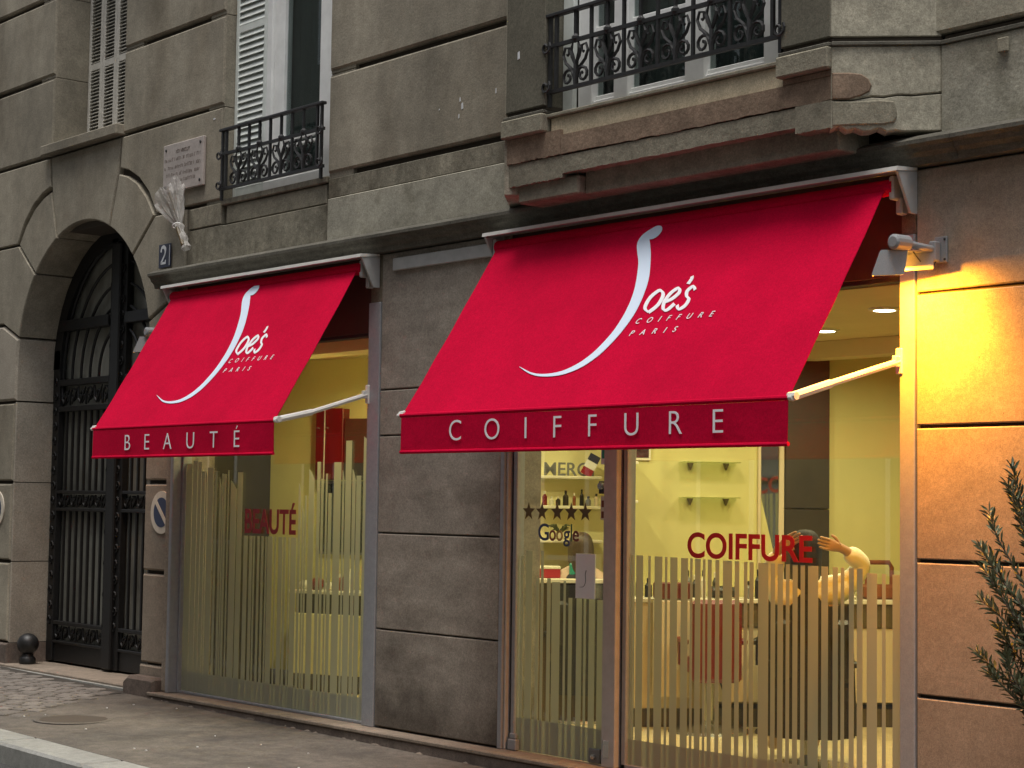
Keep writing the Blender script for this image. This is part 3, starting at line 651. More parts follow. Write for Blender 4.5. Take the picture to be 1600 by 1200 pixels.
# ------------------------------------------------------------------ lettering
def text_mesh(s, w, h, shear=0., offset=0., space=1.0, thick=.0015, name='lettering', keep=False):
    """built-in font text as a thin mesh in local x (reading direction) and z (up), fitted to w x h, front towards -y"""
    cu = bpy.data.curves.new('t', 'FONT'); cu.body = s; cu.size = 1; cu.shear = shear; cu.offset = offset; cu.space_character = space; cu.extrude = .01; cu.resolution_u = 6
    ob = bpy.data.objects.new('t', cu); COL.objects.link(ob); bpy.context.view_layer.update()
    me = bpy.data.meshes.new_from_object(ob.evaluated_get(bpy.context.evaluated_depsgraph_get())); bpy.data.objects.remove(ob); bpy.data.curves.remove(cu)
    xs = [v.co.x for v in me.vertices]; ys = [v.co.y for v in me.vertices]; x0, x1, y0, y1 = min(xs), max(xs), min(ys), max(ys)
    for v in me.vertices:
        v.co = ((v.co.x-x0)/(x1-x0)*w, (-thick if v.co.z > 0 else 0), (v.co.y-y0)/(y1-y0)*h if not keep else v.co.y*keep)
    me.name = name; me.update(); return me
def letters(me, m, parent):
    """one part per letter: connected pieces that overlap along x belong to one letter"""
    n = len(me.vertices); root = list(range(n))
    def find(i):
        while root[i] != i: root[i] = root[root[i]]; i = root[i]
        return i
    for e in me.edges: root[find(e.vertices[0])] = find(e.vertices[1])
    comp = {}
    for i in range(n): comp.setdefault(find(i), []).append(i)
    C_ = sorted(([min(me.vertices[i].co.x for i in c), max(me.vertices[i].co.x for i in c), c] for c in comp.values()), key=lambda q: q[0]); out = []
    for a, b_, c in C_:
        if out and min(b_, out[-1][1])-max(a, out[-1][0]) > .5*min(b_-a, out[-1][1]-out[-1][0]): out[-1][1] = max(b_, out[-1][1]); out[-1][2] += c
        else: out.append([a, b_, list(c)])
    for a, b_, c in out:
        ix = {v: k for k, v in enumerate(c)}; me2 = bpy.data.meshes.new('letter')
        me2.from_pydata([tuple(me.vertices[i].co) for i in c], [], [tuple(ix[v] for v in p.vertices) for p in me.polygons if p.vertices[0] in ix]); me2.update(); mobj('letter', me2, m, parent)
    bpy.data.meshes.remove(me)
def put(me, M, name, m, parent, label=None):
    me.transform(M); me.update(); return letters(me, m, parent)
def ribbon(pts, ws, n_cap=6):
    """flat stroke with varying width as polygon ring points in 2D"""
    L = []; Rr = []; n = len(pts)
    for i in range(n):
        a = Vector(pts[max(i-1, 0)]); b_ = Vector(pts[min(i+1, n-1)]); t = (b_-a).normalized(); nn = Vector((-t.y, t.x)); p = Vector(pts[i])
        L.append(p+nn*ws[i]/2); Rr.append(p-nn*ws[i]/2)
    return L, Rr
def stroke(b, pts, ws, conv, th=.0016):
    L, Rr = ribbon(pts, ws); n = len(L)
    V = [conv(p.x, p.y, th) for p in L] + [conv(p.x, p.y, th) for p in Rr] + [conv(p.x, p.y, 0) for p in L] + [conv(p.x, p.y, 0) for p in Rr]
    F = []
    for i in range(n-1):
        F += [(i, i+1, n+i+1, n+i), (2*n+i+1, 2*n+i, 3*n+i, 3*n+i+1), (i, 2*n+i, 2*n+i+1, i+1), (n+i+1, 3*n+i+1, 3*n+i, n+i)]
    F += [(0, n, 3*n, 2*n), (n-1, 3*n-1, 4*n-1, 2*n-1)]
    b.add(V, F)
def smooth(pts, n=6):
    """Catmull-Rom through 2D points (with a third value)"""
    out = []; P = [pts[0]]+list(pts)+[pts[-1]]
    for i in range(1, len(P)-2):
        for k in range(n):
            t = k/n; out.append(tuple(.5*((2*P[i][j]) + (-P[i-1][j]+P[i+1][j])*t + (2*P[i-1][j]-5*P[i][j]+4*P[i+1][j]-P[i+2][j])*t*t + (-P[i-1][j]+3*P[i][j]-3*P[i+1][j]+P[i+2][j])*t**3) for j in range(len(pts[0]))))
    out.append(tuple(pts[-1])); return out
def nib(pts, thick, thin, ang_=35):
    """calligraphic widths: thin along the nib direction"""
    S = smooth([(p[0], p[1]) for p in pts], 6); ws = []
    for i in range(len(S)):
        a = S[max(i-1, 0)]; b_ = S[min(i+1, len(S)-1)]; d = math.atan2(b_[1]-a[1], b_[0]-a[0])-R(ang_)
        ws.append(thin+(thick-thin)*abs(math.sin(d)))
    return S, ws

# ------------------------------------------------------------------ awnings
def awning(x0, x1, yb, zb_, label, word, wx0, wx1, jx, jv, ovx):
    FT = Vector((0, -.10, 3.25)); FD = Vector((0, yb+.10, zb_-3.25)); FL = FD.length; FD.normalize(); FN = Vector((0, FD.z, -FD.y)); FN = FN if FN.y < 0 else -FN
    t = thing('awning', label, 'awning', ((x0+x1)/2, 0, 3.3), 'red awnings over the salon windows')
    sag = lambda u, v: -.012*math.sin(math.pi*v)*(.6+.4*math.sin(math.pi*u)) + .003*math.sin(u*17+v*5)*v*(1-v)*2 + .004*math.sin((u*2.2+v)*21)*math.exp(-u*9)*v*v*(1-v)*4 + .0035*math.sin(((1-u)*2.5+v)*19)*math.exp(-(1-u)*10)*v*(1-v)*2
    def fab(x, v, lift=0.): 
        p = FT+FD*v+FN*(lift + sag((x-x0)/(x1-x0), v/FL)); return (x, p.y, p.z)
    xt0, xt1 = x0-.0, x1-.0
    b = MB(); b.grid(lambda u, v: fab(x0+(x1-x0)*u, FL*v), 40, 16); b.grid(lambda u, v: fab(x0+(x1-x0)*(1-u), FL*v, -.003), 40, 16); b.build('fabric', RED, t, smooth=True)
    def val(u, v): 
        x = x0+(x1-x0)*u; return (x, yb-.004+.0028*math.sin(x*9)*v+.0018*math.sin(x*23+1)*v, zb_-.012-.205*v)
    b = MB(); b.grid(val, 60, 6); b.grid(lambda u, v: (lambda p: (p[0], p[1]+.004, p[2]))(val(1-u, v)), 60, 6); b.build('valance', RED, t, smooth=True)
    b = MB(); b.tube([(x0-.0, yb-.004, zb_-.218), (x1+.004, yb-.004, zb_-.218)], .011, 8); b.build('hem', RED, t)
    b = MB(); b.tube([(x0-.045, yb+.006, zb_+.002), (x1+.02, yb+.006, zb_+.002)], .013, 8); b.build('front_bar', RED, t)
    for xx in (x0-.03, x1+.012):
        b = MB(); b.tube([(xx-.012, yb+.006, zb_+.002), (xx+.012, yb+.006, zb_+.002)], .0145, 8); b.build('bar_end', ALU, t)
    # cover strip over the roller and its two cheeks
    cx0, cx1 = x0-.08, x1+.12
    b = MB(); P = [(-.175, 3.300), (-.172, 3.322), (-.01, 3.334), (-.01, 3.318)]
    V = [(cx0, y, z) for y, z in P]+[(cx1, y, z) for y, z in P]; b.add(V, [(0, 1, 2, 3), (7, 6, 5, 4)]+[(i, 4+i, 4+(i+1) % 4, (i+1) % 4) for i in range(4)]); b.build('cover', ALU, t)
    for xx in (cx0+.004, cx1-.02):
        b = MB(); P = [(-.16, 3.298), (-.005, 3.316), (-.005, 3.10), (-.055, 3.10)]
        V = [(xx, y, z) for y, z in P]+[(xx+.016, y, z) for y, z in P]; b.add(V, [(0, 1, 2, 3), (7, 6, 5, 4)]+[(i, 4+i, 4+(i+1) % 4, (i+1) % 4) for i in range(4)]); b.build('cheek', ALU_G, t)
    b = MB(); b.tube([(x0-.02, -.085, 3.235), (x1+.04, -.085, 3.235)], .042, 14); b.build('roller', RED, t)
    for xx in (x0-.05, x1+.02):
        b = MB(); b.bbox(xx, xx+.03, -.115, -.03, 3.17, 3.29, .008); b.bbox(xx+.0, xx+.04, -.06, -.005, 3.10, 3.19, .008); b.build('bearing', ALU_G, t)
    for xx, s in ((x1-.0, 1), (x0+.0, -1)):
        b = MB(); b.tube([(xx+s*.012, -.02, 2.362), (xx+s*.012, yb+.27, 2.217)], .017, 8); b.bbox(xx+s*.012-.013, xx+s*.012+.013, -.06, .0, 2.335, 2.39, .004); b.build('arm', ALU, t)
        b = MB(); b.tube([(xx+s*.012, yb+.29, 2.222), (xx+s*.012, yb+.01, zb_+.006)], .022, 8); b.tube([(xx+s*.012-.024, yb+.018, zb_+.01), (xx+s*.012+.024, yb+.018, zb_+.01)], .02, 8); b.build('arm_end', ALU, t)
        b = MB(); b.bbox(xx+s*.012-.02, xx+s*.012+.02, -.022, .02, 2.30, 2.43, .004); b.build('arm_bracket', ALU, t)
    # the big J of the emblem, in fabric coordinates (x, distance from the top)
    conv = lambda x, v, th: fab(x, v, .003+th)
    J = [(-1.700, .075, .06), (-1.738, .105, .085), (-1.757, .145, .10), (-1.715, .215, .105), (-1.665, .295, .1), (-1.600, .441, .106), (-1.570, .558, .102), (-1.562, .683, .098), (-1.586, .814, .085), (-1.642, .932, .076), (-1.700, 1.000, .066), (-1.772, 1.049, .052), (-1.874, 1.083, .034), (-2.004, 1.090, .021), (-2.125, 1.071, .013), (-2.266, 1.015, .003)]
    jx_ = lambda x: x + jx; jv_ = lambda v: v + jv
    S = smooth([(jx_(x), jv_(v), w) for x, v, w in J], 5); b = MB(); stroke(b, [(p[0], p[1]) for p in S], [p[2]*.86 for p in S], conv)
    n = 20; V = [conv(jx_(-1.692)+.055*math.cos(2*math.pi*k/n), jv_(.097)+.050*math.sin(2*math.pi*k/n), .0022) for k in range(n)]; b.add(V, [tuple(range(n))]); b.build('emblem', PRINT_B, t)
    # "oe's" in an italic letter, v grows downwards; skew follows the swash
    def oes(x, h):                                   # x along the word, h above the baseline
        return (ovx + x*.88 - .01, .692 + jv - h*1.06)
    b = MB()
    for pts, tk, tn in (([(.075, .0), (.018, .035), (.018, .10), (.07, .143), (.125, .11), (.125, .045), (.075, .0)], .040, .014),
                        ([(.172, .06), (.225, .075), (.262, .112), (.235, .143), (.188, .115), (.170, .06), (.195, .012), (.235, .004), (.272, .04)], .038, .013),
                        ([(.395, .118), (.362, .143), (.330, .118), (.345, .085), (.380, .058), (.375, .018), (.335, .0), (.302, .028)], .036, .014),
                        ([(.305, .215), (.313, .195), (.304, .165)], .034, .012)):
        P = [oes(*q) for q in pts]; S, ws = nib([(p[0], -p[1]) for p in P], tk*.86, tn*.85, 150); stroke(b, [(p[0], -p[1]) for p in S], ws, conv)
    b.build('script_letters', CANVAS_W, t)
    # small spaced capitals under it
    for s_, u0, u1, v in (('COIFFURE', ovx-.01, ovx+.565, .768), ('PARIS', ovx-.005, ovx+.345, .852)):
        me = text_mesh(s_, u1-u0, .037, space=2.9, offset=.0)
        for q in me.vertices:
            p = fab(u0+q.co.x+.25*q.co.z, v+jv-q.co.z, .0035-q.co.y); q.co = p
        letters(me, CANVAS_W, t)
    me = text_mesh(word, wx1-wx0, .118 if word == 'COIFFURE' else .147, space=3.1, offset=-.010)
    put(me, Matrix.Translation((wx0, yb-.0098, 1.983)), 'lettering', CANVAS_W, t)
    return t
awning(-7.18, -4.645, -.765, 2.153, 'smaller red canvas awning with BEAUTÉ on its valance over the left shop window', 'BEAUTÉ', -6.665, -5.058, -4.225, -.02, -5.70)
awning(-3.135, -.098, -.84, 2.14, 'wide red canvas awning with COIFFURE on its valance over the right shop window', 'COIFFURE', -2.662, -.507, 0., 0., -1.465)
tb = MB(); tb.bbox(-4.35, -3.26, -.03, -.0055, 3.20, 3.285, .004); tb = tb.build('cable_trunking', ALU_G); tag(tb, 'flat pale trunking strip on the wall linking the two red awnings', 'trunking')

# ------------------------------------------------------------------ shop fronts
def strip_parts(parent, strips, y, zb=.1):
    for x0, x1, zt, z0 in strips:
        b = MB(); b.box(x0, x1, y, y+.0012, z0, zt); b.build('frosted_strip', FROST, parent)
S2 = thing('shop_window', 'right shop window with red COIFFURE lettering above frosted vertical stripes', 'shop window', (-1.0, .06, .1))
S1 = thing('shop_window', 'left shop window with small red BEAUTÉ lettering and tall frosted stripes', 'shop window', (-5.9, .06, .1))
DR = thing('shop_door', 'glass salon door with stars and Google decal beside the COIFFURE window', 'door', (-2.65, .06, .1))
def jamb(parent, x0, x1, y0, y1, z0=.096, z1=3.0, m=STEEL, name='window_frame'):
    b = MB(); b.bbox(x0, x1, y0, y1, z0, z1, .004); return b.build(name, m, parent)
jamb(S2, -.088, .003, -.012, .14); jamb(S2, -.100, -.089, .02, .10)
jamb(S2, -2.120, -2.085, .03, .10); jamb(S2, -2.142, -2.121, .045, .09, m=STEEL_D, name='gasket')
b = MB(); b.bbox(-2.12, -.09, .03, .10, .096, .125, .004); b.build('window_frame', STEEL, S2)
b = MB(); b.bbox(-3.2, .0, .035, .12, 2.775, 2.801, .004); b.build('window_frame', STEEL_D, S2)
pane('glass_pane', -2.10, -.095, .12, 2.95, .056, GLASS, S2, .008)
# door: jamb, stiles, rail-less glass leaf
jamb(DR, -3.205, -3.165, -.004, .14, name='door_frame'); jamb(DR, -3.163, -3.145, .012, .11, m=ALU_G, name='door_frame'); jamb(DR, -3.143, -3.122, .045, .09, m=STEEL_D, name='gasket'); jamb(DR, -3.120, -3.085, .035, .10, m=STEEL, name='door_stile')
jamb(DR, -2.255, -2.143, -.002, .10, m=ALU_G, name='door_stile')
pane('glass_pane', -3.10, -2.24, .10, 2.95, .056, GLASS, DR, .008)
b = MB(); b.bbox(-3.125, -3.045, .015, .05, .097, .165, .006); b.bbox(-3.12, -3.06, .025, .05, .165, .20, .006); b.build('hinge', STEEL, DR)
b = MB(); b.bbox(-2.40, -2.30, .03, .056, .10, .185, .004); lk = b.build('floor_lock', GREYD, DR)
b = MB(Matrix.Translation((-2.35, .03, .14)) @ Matrix.Rotation(R(90), 4, 'X')); b.lathe([(.0, .016), (.016, .014), (.02, .0)], (0, 0, 0), 14); b.build('lock_cylinder', CHROME, lk)
b = MB(); b.bbox(-2.235, -2.185, -.005, -.002, .15, .25, .001); b.build('door_plate', CHROME, DR)
b = MB(); b.bbox(-2.335, -2.262, .03, .056, 1.69, 1.765, .004); lk = b.build('lock_case', STEEL_D, DR)
b = MB(Matrix.Translation((-2.295, .03, 1.735)) @ Matrix.Rotation(R(90), 4, 'X')); b.lathe([(.0, .03), (.02, .028), (.024, .0)], (0, 0, 0), 14); b.build('lock_cylinder', CHROME, lk)
for z0, z1, m_ in ((1.535, 1.675, WHITEL), (1.865, 1.99, PAPER)):
    b = MB(); b.box(-2.337, -2.275, .052, .0535, z0, z1); b.build('sticker', m_, DR)
for z0, z1, m_ in ((1.545, 1.585, ORANGEW), (1.61, 1.65, ORANGEW), (1.90, 1.985, TEAL)):
    b = MB(); b.box(-2.328, -2.285, .0500, .0515, z0, z1); b.build('sticker_print', m_, DR)
# price sheet in its holder
ps = MB(); ps.bbox(-2.527, -2.357, .030, .036, 1.063, 1.33, .001); pst = ps.build('price_sheet', PAPER)
tag(pst, 'white sheet with a small swash emblem fixed on the salon door glass', 'notice')
b = MB(); conv = lambda x, z, th: (x, .0295-th*.3, z)
Sx = smooth([(-2.432, 1.232, .006), (-2.44, 1.205, .006), (-2.437, 1.165, .005), (-2.455, 1.135, .004), (-2.49, 1.13, .002)], 5); stroke(b, [(p[0], p[1]) for p in Sx], [p[2] for p in Sx], conv); adopt(b.build('emblem', GREYD), pst)
# decals
def star(cx, cz, r, m, parent, y=.0475):
    P = [(cx+(r if k % 2 == 0 else r*.42)*math.sin(math.pi*k/5), cz+(r if k % 2 == 0 else r*.42)*math.cos(math.pi*k/5)) for k in range(10)]
    b = MB(); b.prism(P, y, y+.0015, 0); b.build('star_decal', m, parent)
for x in (-2.985, -2.86, -2.72, -2.592, -2.466): star(x, 1.577, .060, GOLD, DR)
colG = [mat('decal_blue', (.04, .06, .16), .5), mat('decal_red', (.22, .05, .035), .5), mat('decal_yellow', (.42, .26, .06), .5), mat('decal_green', (.05, .12, .06), .5)]
gx = [(-2.892, .098, 0, 'G', .105, .0), (-2.790, .060, 1, 'o', .066, 0), (-2.725, .060, 2, 'o', .066, 0), (-2.660, .060, 0, 'g', .096, -.032), (-2.594, .012, 3, 'l', .105, 0), (-2.576, .056, 1, 'e', .066, 0)]
for x, w_, c, ch, h, dz in gx:
    me = text_mesh(ch, w_, h, offset=.012); put(me, Matrix.Translation((x, .0485, 1.40+dz)), 'lettering', colG[c], DR)
for word, x0, x1, z0, h, P in (('COIFFURE', -1.612, -.700, 1.332, .146, S2), ('BEAUTÉ', -6.275, -5.578, 1.372, .235, S1)):
    me = text_mesh(word, x1-x0, h, offset=.022, space=1.0); put(me, Matrix.Translation((x0, .0475, z0)), 'lettering', DECAL_R, P)
# stripes: right window and door, measured one by one
G2 = [(-2.127, -2.106), (-2.083, -2.069), (-2.049, -2.027), (-1.97, -1.928), (-1.908, -1.876), (-1.814, -1.792), (-1.773, -1.75), (-1.693, -1.665), (-1.611, -1.593), (-1.574, -1.555), (-1.512, -1.494), (-1.475, -1.457), (-1.427, -1.399), (-1.369, -1.342), (-1.274, -1.253), (-1.22, -1.186), (-1.161, -1.145), (-1.115, -1.081), (-1.009, -.992), (-.961, -.943), (-.905, -.885), (-.86, -.838), (-.804, -.783), (-.754, -.732), (-.663, -.641), (-.597, -.565), (-.531, -.512), (-.489, -.458), (-.426, -.406), (-.369, -.342), (-.277, -.245), (-.222, -.179), (-.098, -.09)]
st = []
for (a, b_), (c, d) in zip(G2[:-1], G2[1:]):
    zt = 1.335-.012*(b_+2.1)
    if c-b_ > .045 and c < -.9:                       # broad gaps between measured openings hold two strips
        st.append((b_, c, zt, .1))
    else: st.append((b_, c, zt-(.02 if .0 > c > -.3 else 0), .1))
strip_parts(S2, st, .0505)
b = MB(); b.box(-2.085, -.10, .0525, .0537, .1, .27); b.build('frosted_band', FROST, S2)
GD = [(-3.085, -3.08), (-3.073, -3.055), (-3.029, -3.006), (-2.945, -2.911), (-2.881, -2.866), (-2.841, -2.807), (-2.774, -2.762), (-2.689, -2.656), (-2.636, -2.61), (-2.577, -2.538), (-2.491, -2.474), (-2.453, -2.428), (-2.376, -2.355), (-2.258, -2.25)]
tops = [1.30, 1.30, 1.335, 1.17, 1.335, 1.17, 1.15, 1.16, 1.06, 1.06, 1.06, 1.06, 1.06, 1.3]
strip_parts(DR, [(b_, c, tops[i], .1) for i, ((a, b_), (c, d)) in enumerate(zip(GD[:-1], GD[1:]))], .0505)
b = MB(); b.box(-3.08, -2.26, .0525, .0537, .1, .30); b.build('frosted_band', FROST, DR)
# left window
jamb(S1, -7.235, -7.19, -.056, .10); jamb(S1, -7.189, -7.165, .02, .10); jamb(S1, -4.64, -4.505, -.012, .14)
b = MB(); b.bbox(-7.17, -4.64, .03, .10, .096, .115, .003); b.build('window_frame', STEEL, S1)
b = MB(); b.bbox(-7.2, -4.5, .035, .12, 2.775, 2.801, .004); b.build('window_frame', STEEL_D, S1)
pane('glass_pane', -7.17, -4.635, .11, 2.95, .056, GLASS, S1, .008)
rs = random.Random(21); x = -7.16; st = []
def top1(x):
    if x < -6.28: return 1.95-(x+7.2)*.17 + rs.uniform(-.07, .03)
    if x < -5.56: return 1.355
    return 1.66+(x+5.56)*.38 + rs.uniform(-.15, .16)
while x < -4.66:
    w_ = rs.choice((.018, .022, .03, .04, .055, .07, .085)); g = rs.choice((.010, .014, .02, .026, .034)); 
    if x < -6.9: w_ = rs.choice((.05, .07, .09)); g = .008
    zt = top1(x+w_/2); x2 = min(x+w_, -4.645)
    b = MB(); b.prism([(x, .1), (x2, .1), (x2, zt), (x, zt-.0)] if rs.random() < .8 or zt < 1.4 else [(x, .1), (x2, .1), (x2, zt-.07), (x+w_*.4, zt-.02), (x, zt)], .0505, .0517, 0); b.build('frosted_strip', FROST, S1)
    x += w_+g
b = MB(); b.box(-7.16, -4.645, .0525, .0537, .1, .27); b.build('frosted_band', FROST, S1)

# ------------------------------------------------------------------ inside the salon
FZ, CZ = .098, 2.80
def struct(o): o['kind'] = 'structure'; return o
b = MB(); b.box(-7.46, .42, .142, 4.6, FZ-.06, FZ); struct(b.build('salon_floor', WOODF))
b = MB(); b.box(-7.46, .42, .142, 4.6, CZ, 3.36); struct(b.build('salon_ceiling', CEIL))
b = MB(); b.box(-7.46, -3.9, .142, .36, 2.70, CZ-.002); b.box(-3.9, .42, 2.55, 2.75, 2.68, CZ-.002); struct(b.build('ceiling_beam', CEIL))
def wallseg(p, q, m, name='salon_wall', z0=FZ, z1=CZ, t=.06, sk=True):
    p, q = Vector((p[0], p[1], 0)), Vector((q[0], q[1], 0)); u = q-p; L = u.length
    M = Matrix.Translation(p) @ Matrix.Rotation(math.atan2(u.y, u.x), 4, 'Z')
    b = MB(M); b.box(0, L, 0, t, z0, z1); o = struct(b.build(name, m))
    if sk: b = MB(M); b.box(.01, L-.01, -.015, -.001, z0, z0+.125); s_ = b.build('skirting', SKIRT); adopt(s_, o)
    return o
A0 = Vector((-3.79, 1.62)); U = Vector((.5695, .822)); 
def onA(s): return (A0.x+U.x*s, A0.y+U.y*s)
wallseg((-7.44, .12), (-7.42, 1.02), DARKP, sk=False); wallseg((-7.41, 1.0), (-6.03, 1.53), YELLOW); wallseg((-6.0, 1.55), (-5.35, .55), CREAM, sk=False)
wallseg((-5.33, .56), (-3.98, 2.51), CREAM); wallseg((-3.96, 2.5), (-3.83, 1.66), CREAM, sk=False)
wallseg(onA(-.02), onA(3.4), YELLOW); wallseg((-1.9, 4.4), (.42, 4.4), YELLOW); wallseg((.40, 4.45), (.40, .14), YELLOW)
MA = Matrix.Translation((A0.x, A0.y, 0)) @ Matrix.Rotation(math.atan2(U.y, U.x), 4, 'Z')      # wall frame: x along, -y towards the window
MC = Matrix.Translation((-7.349, 1.022, 0)) @ Matrix.Rotation(math.atan2(.304, .81), 4, 'Z')
MBk = Matrix.Translation((-4.75, 1.40, 0)) @ Matrix.Rotation(math.atan2(.822, .5695), 4, 'Z')
def onM(M, x, y=0, z=0): p = M @ Vector((x, y, z)); return (p.x, p.y, p.z)
# ceiling lamps
def ceiling_lamp(x, y, label, pw, z=CZ):
    t = thing('ceiling_lamp', label, 'ceiling lamp', (x, y, z), 'round lamps in the salon ceiling')
    b = MB(); b.lathe([(.06, -.003), (.066, -.014), (.092, -.012), (.096, -.001)], (x, y, z), 20); b.build('ring', WHITEL, t)
    b = MB(); b.lathe([(.0, -.0155), (.062, -.0155), (.063, -.0135)], (x, y, z), 20); b.build('lamp_disc', LAMP_ON, t)
    ld = bpy.data.lights.new('lamp_light', 'AREA'); ld.shape = 'DISK'; ld.size = .12; ld.energy = pw; ld.color = (1, .88, .52); ld.spread = R(165)
    lo = bpy.data.objects.new('lamp_light', ld); COL.objects.link(lo); lo.location = (x, y, z-.03); adopt(lo, t)
    return t
LP = 12
ceiling_lamp(-2.18, 1.92, 'larger lit ceiling lamp beside the awning edge in the right window', LP)
ceiling_lamp(-1.10, 1.16, 'lit ceiling lamp nearest the floodlight in the right window', LP)
ceiling_lamp(-1.45, 1.95, 'lit ceiling lamp half hidden by the right window jamb', LP)
ceiling_lamp(-2.75, 1.35, 'lit ceiling lamp in front of the dark panel, hidden under the wide awning', LP)
ceiling_lamp(-3.7, .75, 'lit ceiling lamp over the reception inside the glass door', LP)
ceiling_lamp(-5.55, .62, 'lit ceiling lamp at the top of the left shop window', LP*1.7)
ceiling_lamp(-5.0, .95, 'added unseen lamp brightening the frosted stripes of the left shop window', LP*1.4)  # extra lamp out of view, added to lighten the left window's frosted strips
# shelves, photo and rack on the yellow wall
for z, lb in ((1.933, 'upper small glass shelf on the yellow salon wall'), (1.682, 'lower small glass shelf on the yellow salon wall')):
    t = thing('glass_shelf', lb, 'shelf', onM(MA, .62, 0, z), 'glass shelves on the yellow wall')
    b = MB(MA); b.bbox(.41, .83, -.15, -.003, z, z+.008, .002); b.build('shelf_board', glass('shelf_glass', (.80, .84, .70), .08), t)
    for s in (.49, .75): b = MB(MA); b.prism([(s-.02, z-.001), (s+.02, z-.001), (s, z-.05)], -.05, -.002, .004); b.build('bracket', BROWNW, t)
t = thing('wall_photo', 'small dark framed photo hanging high on the yellow salon wall', 'picture', onM(MA, .14, 0, 1.98))
b = MB(MA); b.bbox(.085, .205, -.016, -.001, 1.945, 2.12, .003); b.build('photo_frame', WHITEL, t); b = MB(MA); b.box(.10, .19, -.019, -.0155, 1.965, 2.105); b.build('photo_print', mat('photo_print', (.05, .03, .035), .3, var=((30, .7),)), t)
t = thing('towel_rack', 'cream upright rack with two shelves beside the door post', 'rack', onM(MA, .0, -.1, FZ))
for s in (-.075, .055): b = MB(MA); b.bbox(s-.006, s+.006, -.16, -.148, FZ, 2.3, .002); b.build('upright', WHITEL, t)
for z in (1.64, 1.915): b = MB(MA); b.bbox(-.10, .09, -.18, -.01, z, z+.02, .003); b.build('rack_shelf', WHITEL, t)
t = thing('tall_mirror', 'narrow tall mirror reflecting the street beside the dark panel', 'mirror', onM(MA, 1.06, 0, 1.2))
b = MB(MA); b.bbox(.985, 1.005, -.03, -.001, 1.0, 2.5, .003); b.bbox(1.135, 1.175, -.03, -.001, 1.0, 2.5, .003); b.bbox(1.005, 1.135, -.03, -.001, 2.47, 2.5, .003); b.build('mirror_frame', TANL, t)
b = MB(MA @ Matrix.Translation((1.07, -.014, 0)) @ Matrix.Rotation(R(-17), 4, 'Z') @ Matrix.Translation((0, 0, 1.7)) @ Matrix.Rotation(R(4), 4, 'X') @ Matrix.Translation((0, 0, -1.7))); b.box(-.064, .064, -.004, .006, 1.0, 2.47); b.build('mirror_glass', MIRROR, t)
t = thing('dark_panel', 'tall dark brown cupboard panel on the yellow wall behind the client', 'cupboard', onM(MA, 1.35, 0, FZ))
for s0, s1 in ((1.18, 1.502),): 
    b = MB(MA); b.bbox(s0, s1, -.045, -.002, 1.62, CZ-.005, .004); b.build('door', DARKP, t); b = MB(MA); b.bbox(s0, s1, -.045, -.002, .99, 1.612, .004); b.build('door', DARKP, t)
# styling counter along the wall
t = thing('styling_counter', 'white topped styling counter with brown drawers along the yellow wall', 'counter', onM(MA, 1.3, -.2, FZ))
b = MB(MA); b.bbox(.02, 2.9, -.36, -.047, .955, .985, .004); b.build('worktop', WHITEL, t)
for k in range(6):
    s0 = .62+k*.38
    b = MB(MA); b.bbox(s0+.003, s0+.377, -.34, -.05, .79, .953, .004); b.build('drawer', BROWNW, t)
    b = MB(MA); b.bbox(s0+.003, s0+.377, -.33, -.05, .27, .787, .004); b.build('cupboard_door', TANL, t)
b = MB(MA); b.bbox(.03, .617, -.35, -.05, .23, .953, .004); b.build('side_panel', TANL, t)
b = MB(MA); b.bbox(.04, 2.9, -.30, -.05, FZ, .225, .004); b.build('plinth', SKIRT, t)
rb = random.Random(5)
def bottle(M, x, y, z, h, r, m, lab, cap=WHITEL):
    c = onM(M, x, y, z); t = thing('bottle', lab, 'bottle', c, 'bottles in the salon')
    b = MB(); b.lathe([(r*.95, 0), (r, h*.06), (r, h*.62), (r*.45, h*.76), (r*.40, h*.82)], c, 12); b.build('body', m, t, smooth=False)
    b = MB(); b.lathe([(r*.46, h*.80), (r*.48, h), (r*.30, h*1.02)], c, 10); b.build('cap', cap, t)
# brown wooden chair-back like frame on the counter, handbag
t = thing('handbag', 'brown handbag with upright handle standing on the counter by the right jamb', 'bag', onM(MA, 1.83, -.2, .985))
b = MB(MA); b.bbox(1.70, 1.95, -.26, -.12, .987, 1.09, .02); b.build('bag_body', ORANGEW, t)
b = MB(MA); b.tube([(1.735, -.19, 1.06), (1.735, -.19, 1.21), (1.755, -.19, 1.245), (1.895, -.19, 1.245), (1.915, -.19, 1.21), (1.915, -.19, 1.06)], .017, 8); b.build('handle', ORANGEW, t)
def salon_chair(M, label, lea, name='salon_chair', back=(.62, 1.06), w=.46):
    t = thing(name, label, 'chair', onM(M, 0, 0, FZ), 'salon chairs')
    b = MB(M); b.bbox(-w/2, w/2, -.24, .24, .50, .60, .025); b.build('seat', lea, t)
    b = MB(M); b.bbox(-w/2, w/2, -.27, -.20, back[0], back[1], .025); b.build('backrest', lea, t)
    for s in (-1, 1):
        b = MB(M); b.bbox(s*(w/2+.03)-.022, s*(w/2+.03)+.022, -.2, .18, .70, .735, .008); b.box(s*(w/2+.03)-.012, s*(w/2+.03)+.012, -.03, .03, .55, .70); b.build('armrest', lea, t)
    b = MB(M); b.lathe([(.28, FZ), (.27, FZ+.02), (.05, FZ+.05), (.035, FZ+.08), (.035, .50)], (0, 0, 0), 18); b.v = b.v; b.build('base', CHROME, t)
    return t
def chairM(x, y, deg): return Matrix.Translation((x, y, 0)) @ Matrix.Rotation(R(deg), 4, 'Z')
salon_chair(chairM(-3.02, 1.72, 55), 'red leatherette salon chair in front of the yellow wall', REDLEA, back=(.45, 1.0), w=.34)
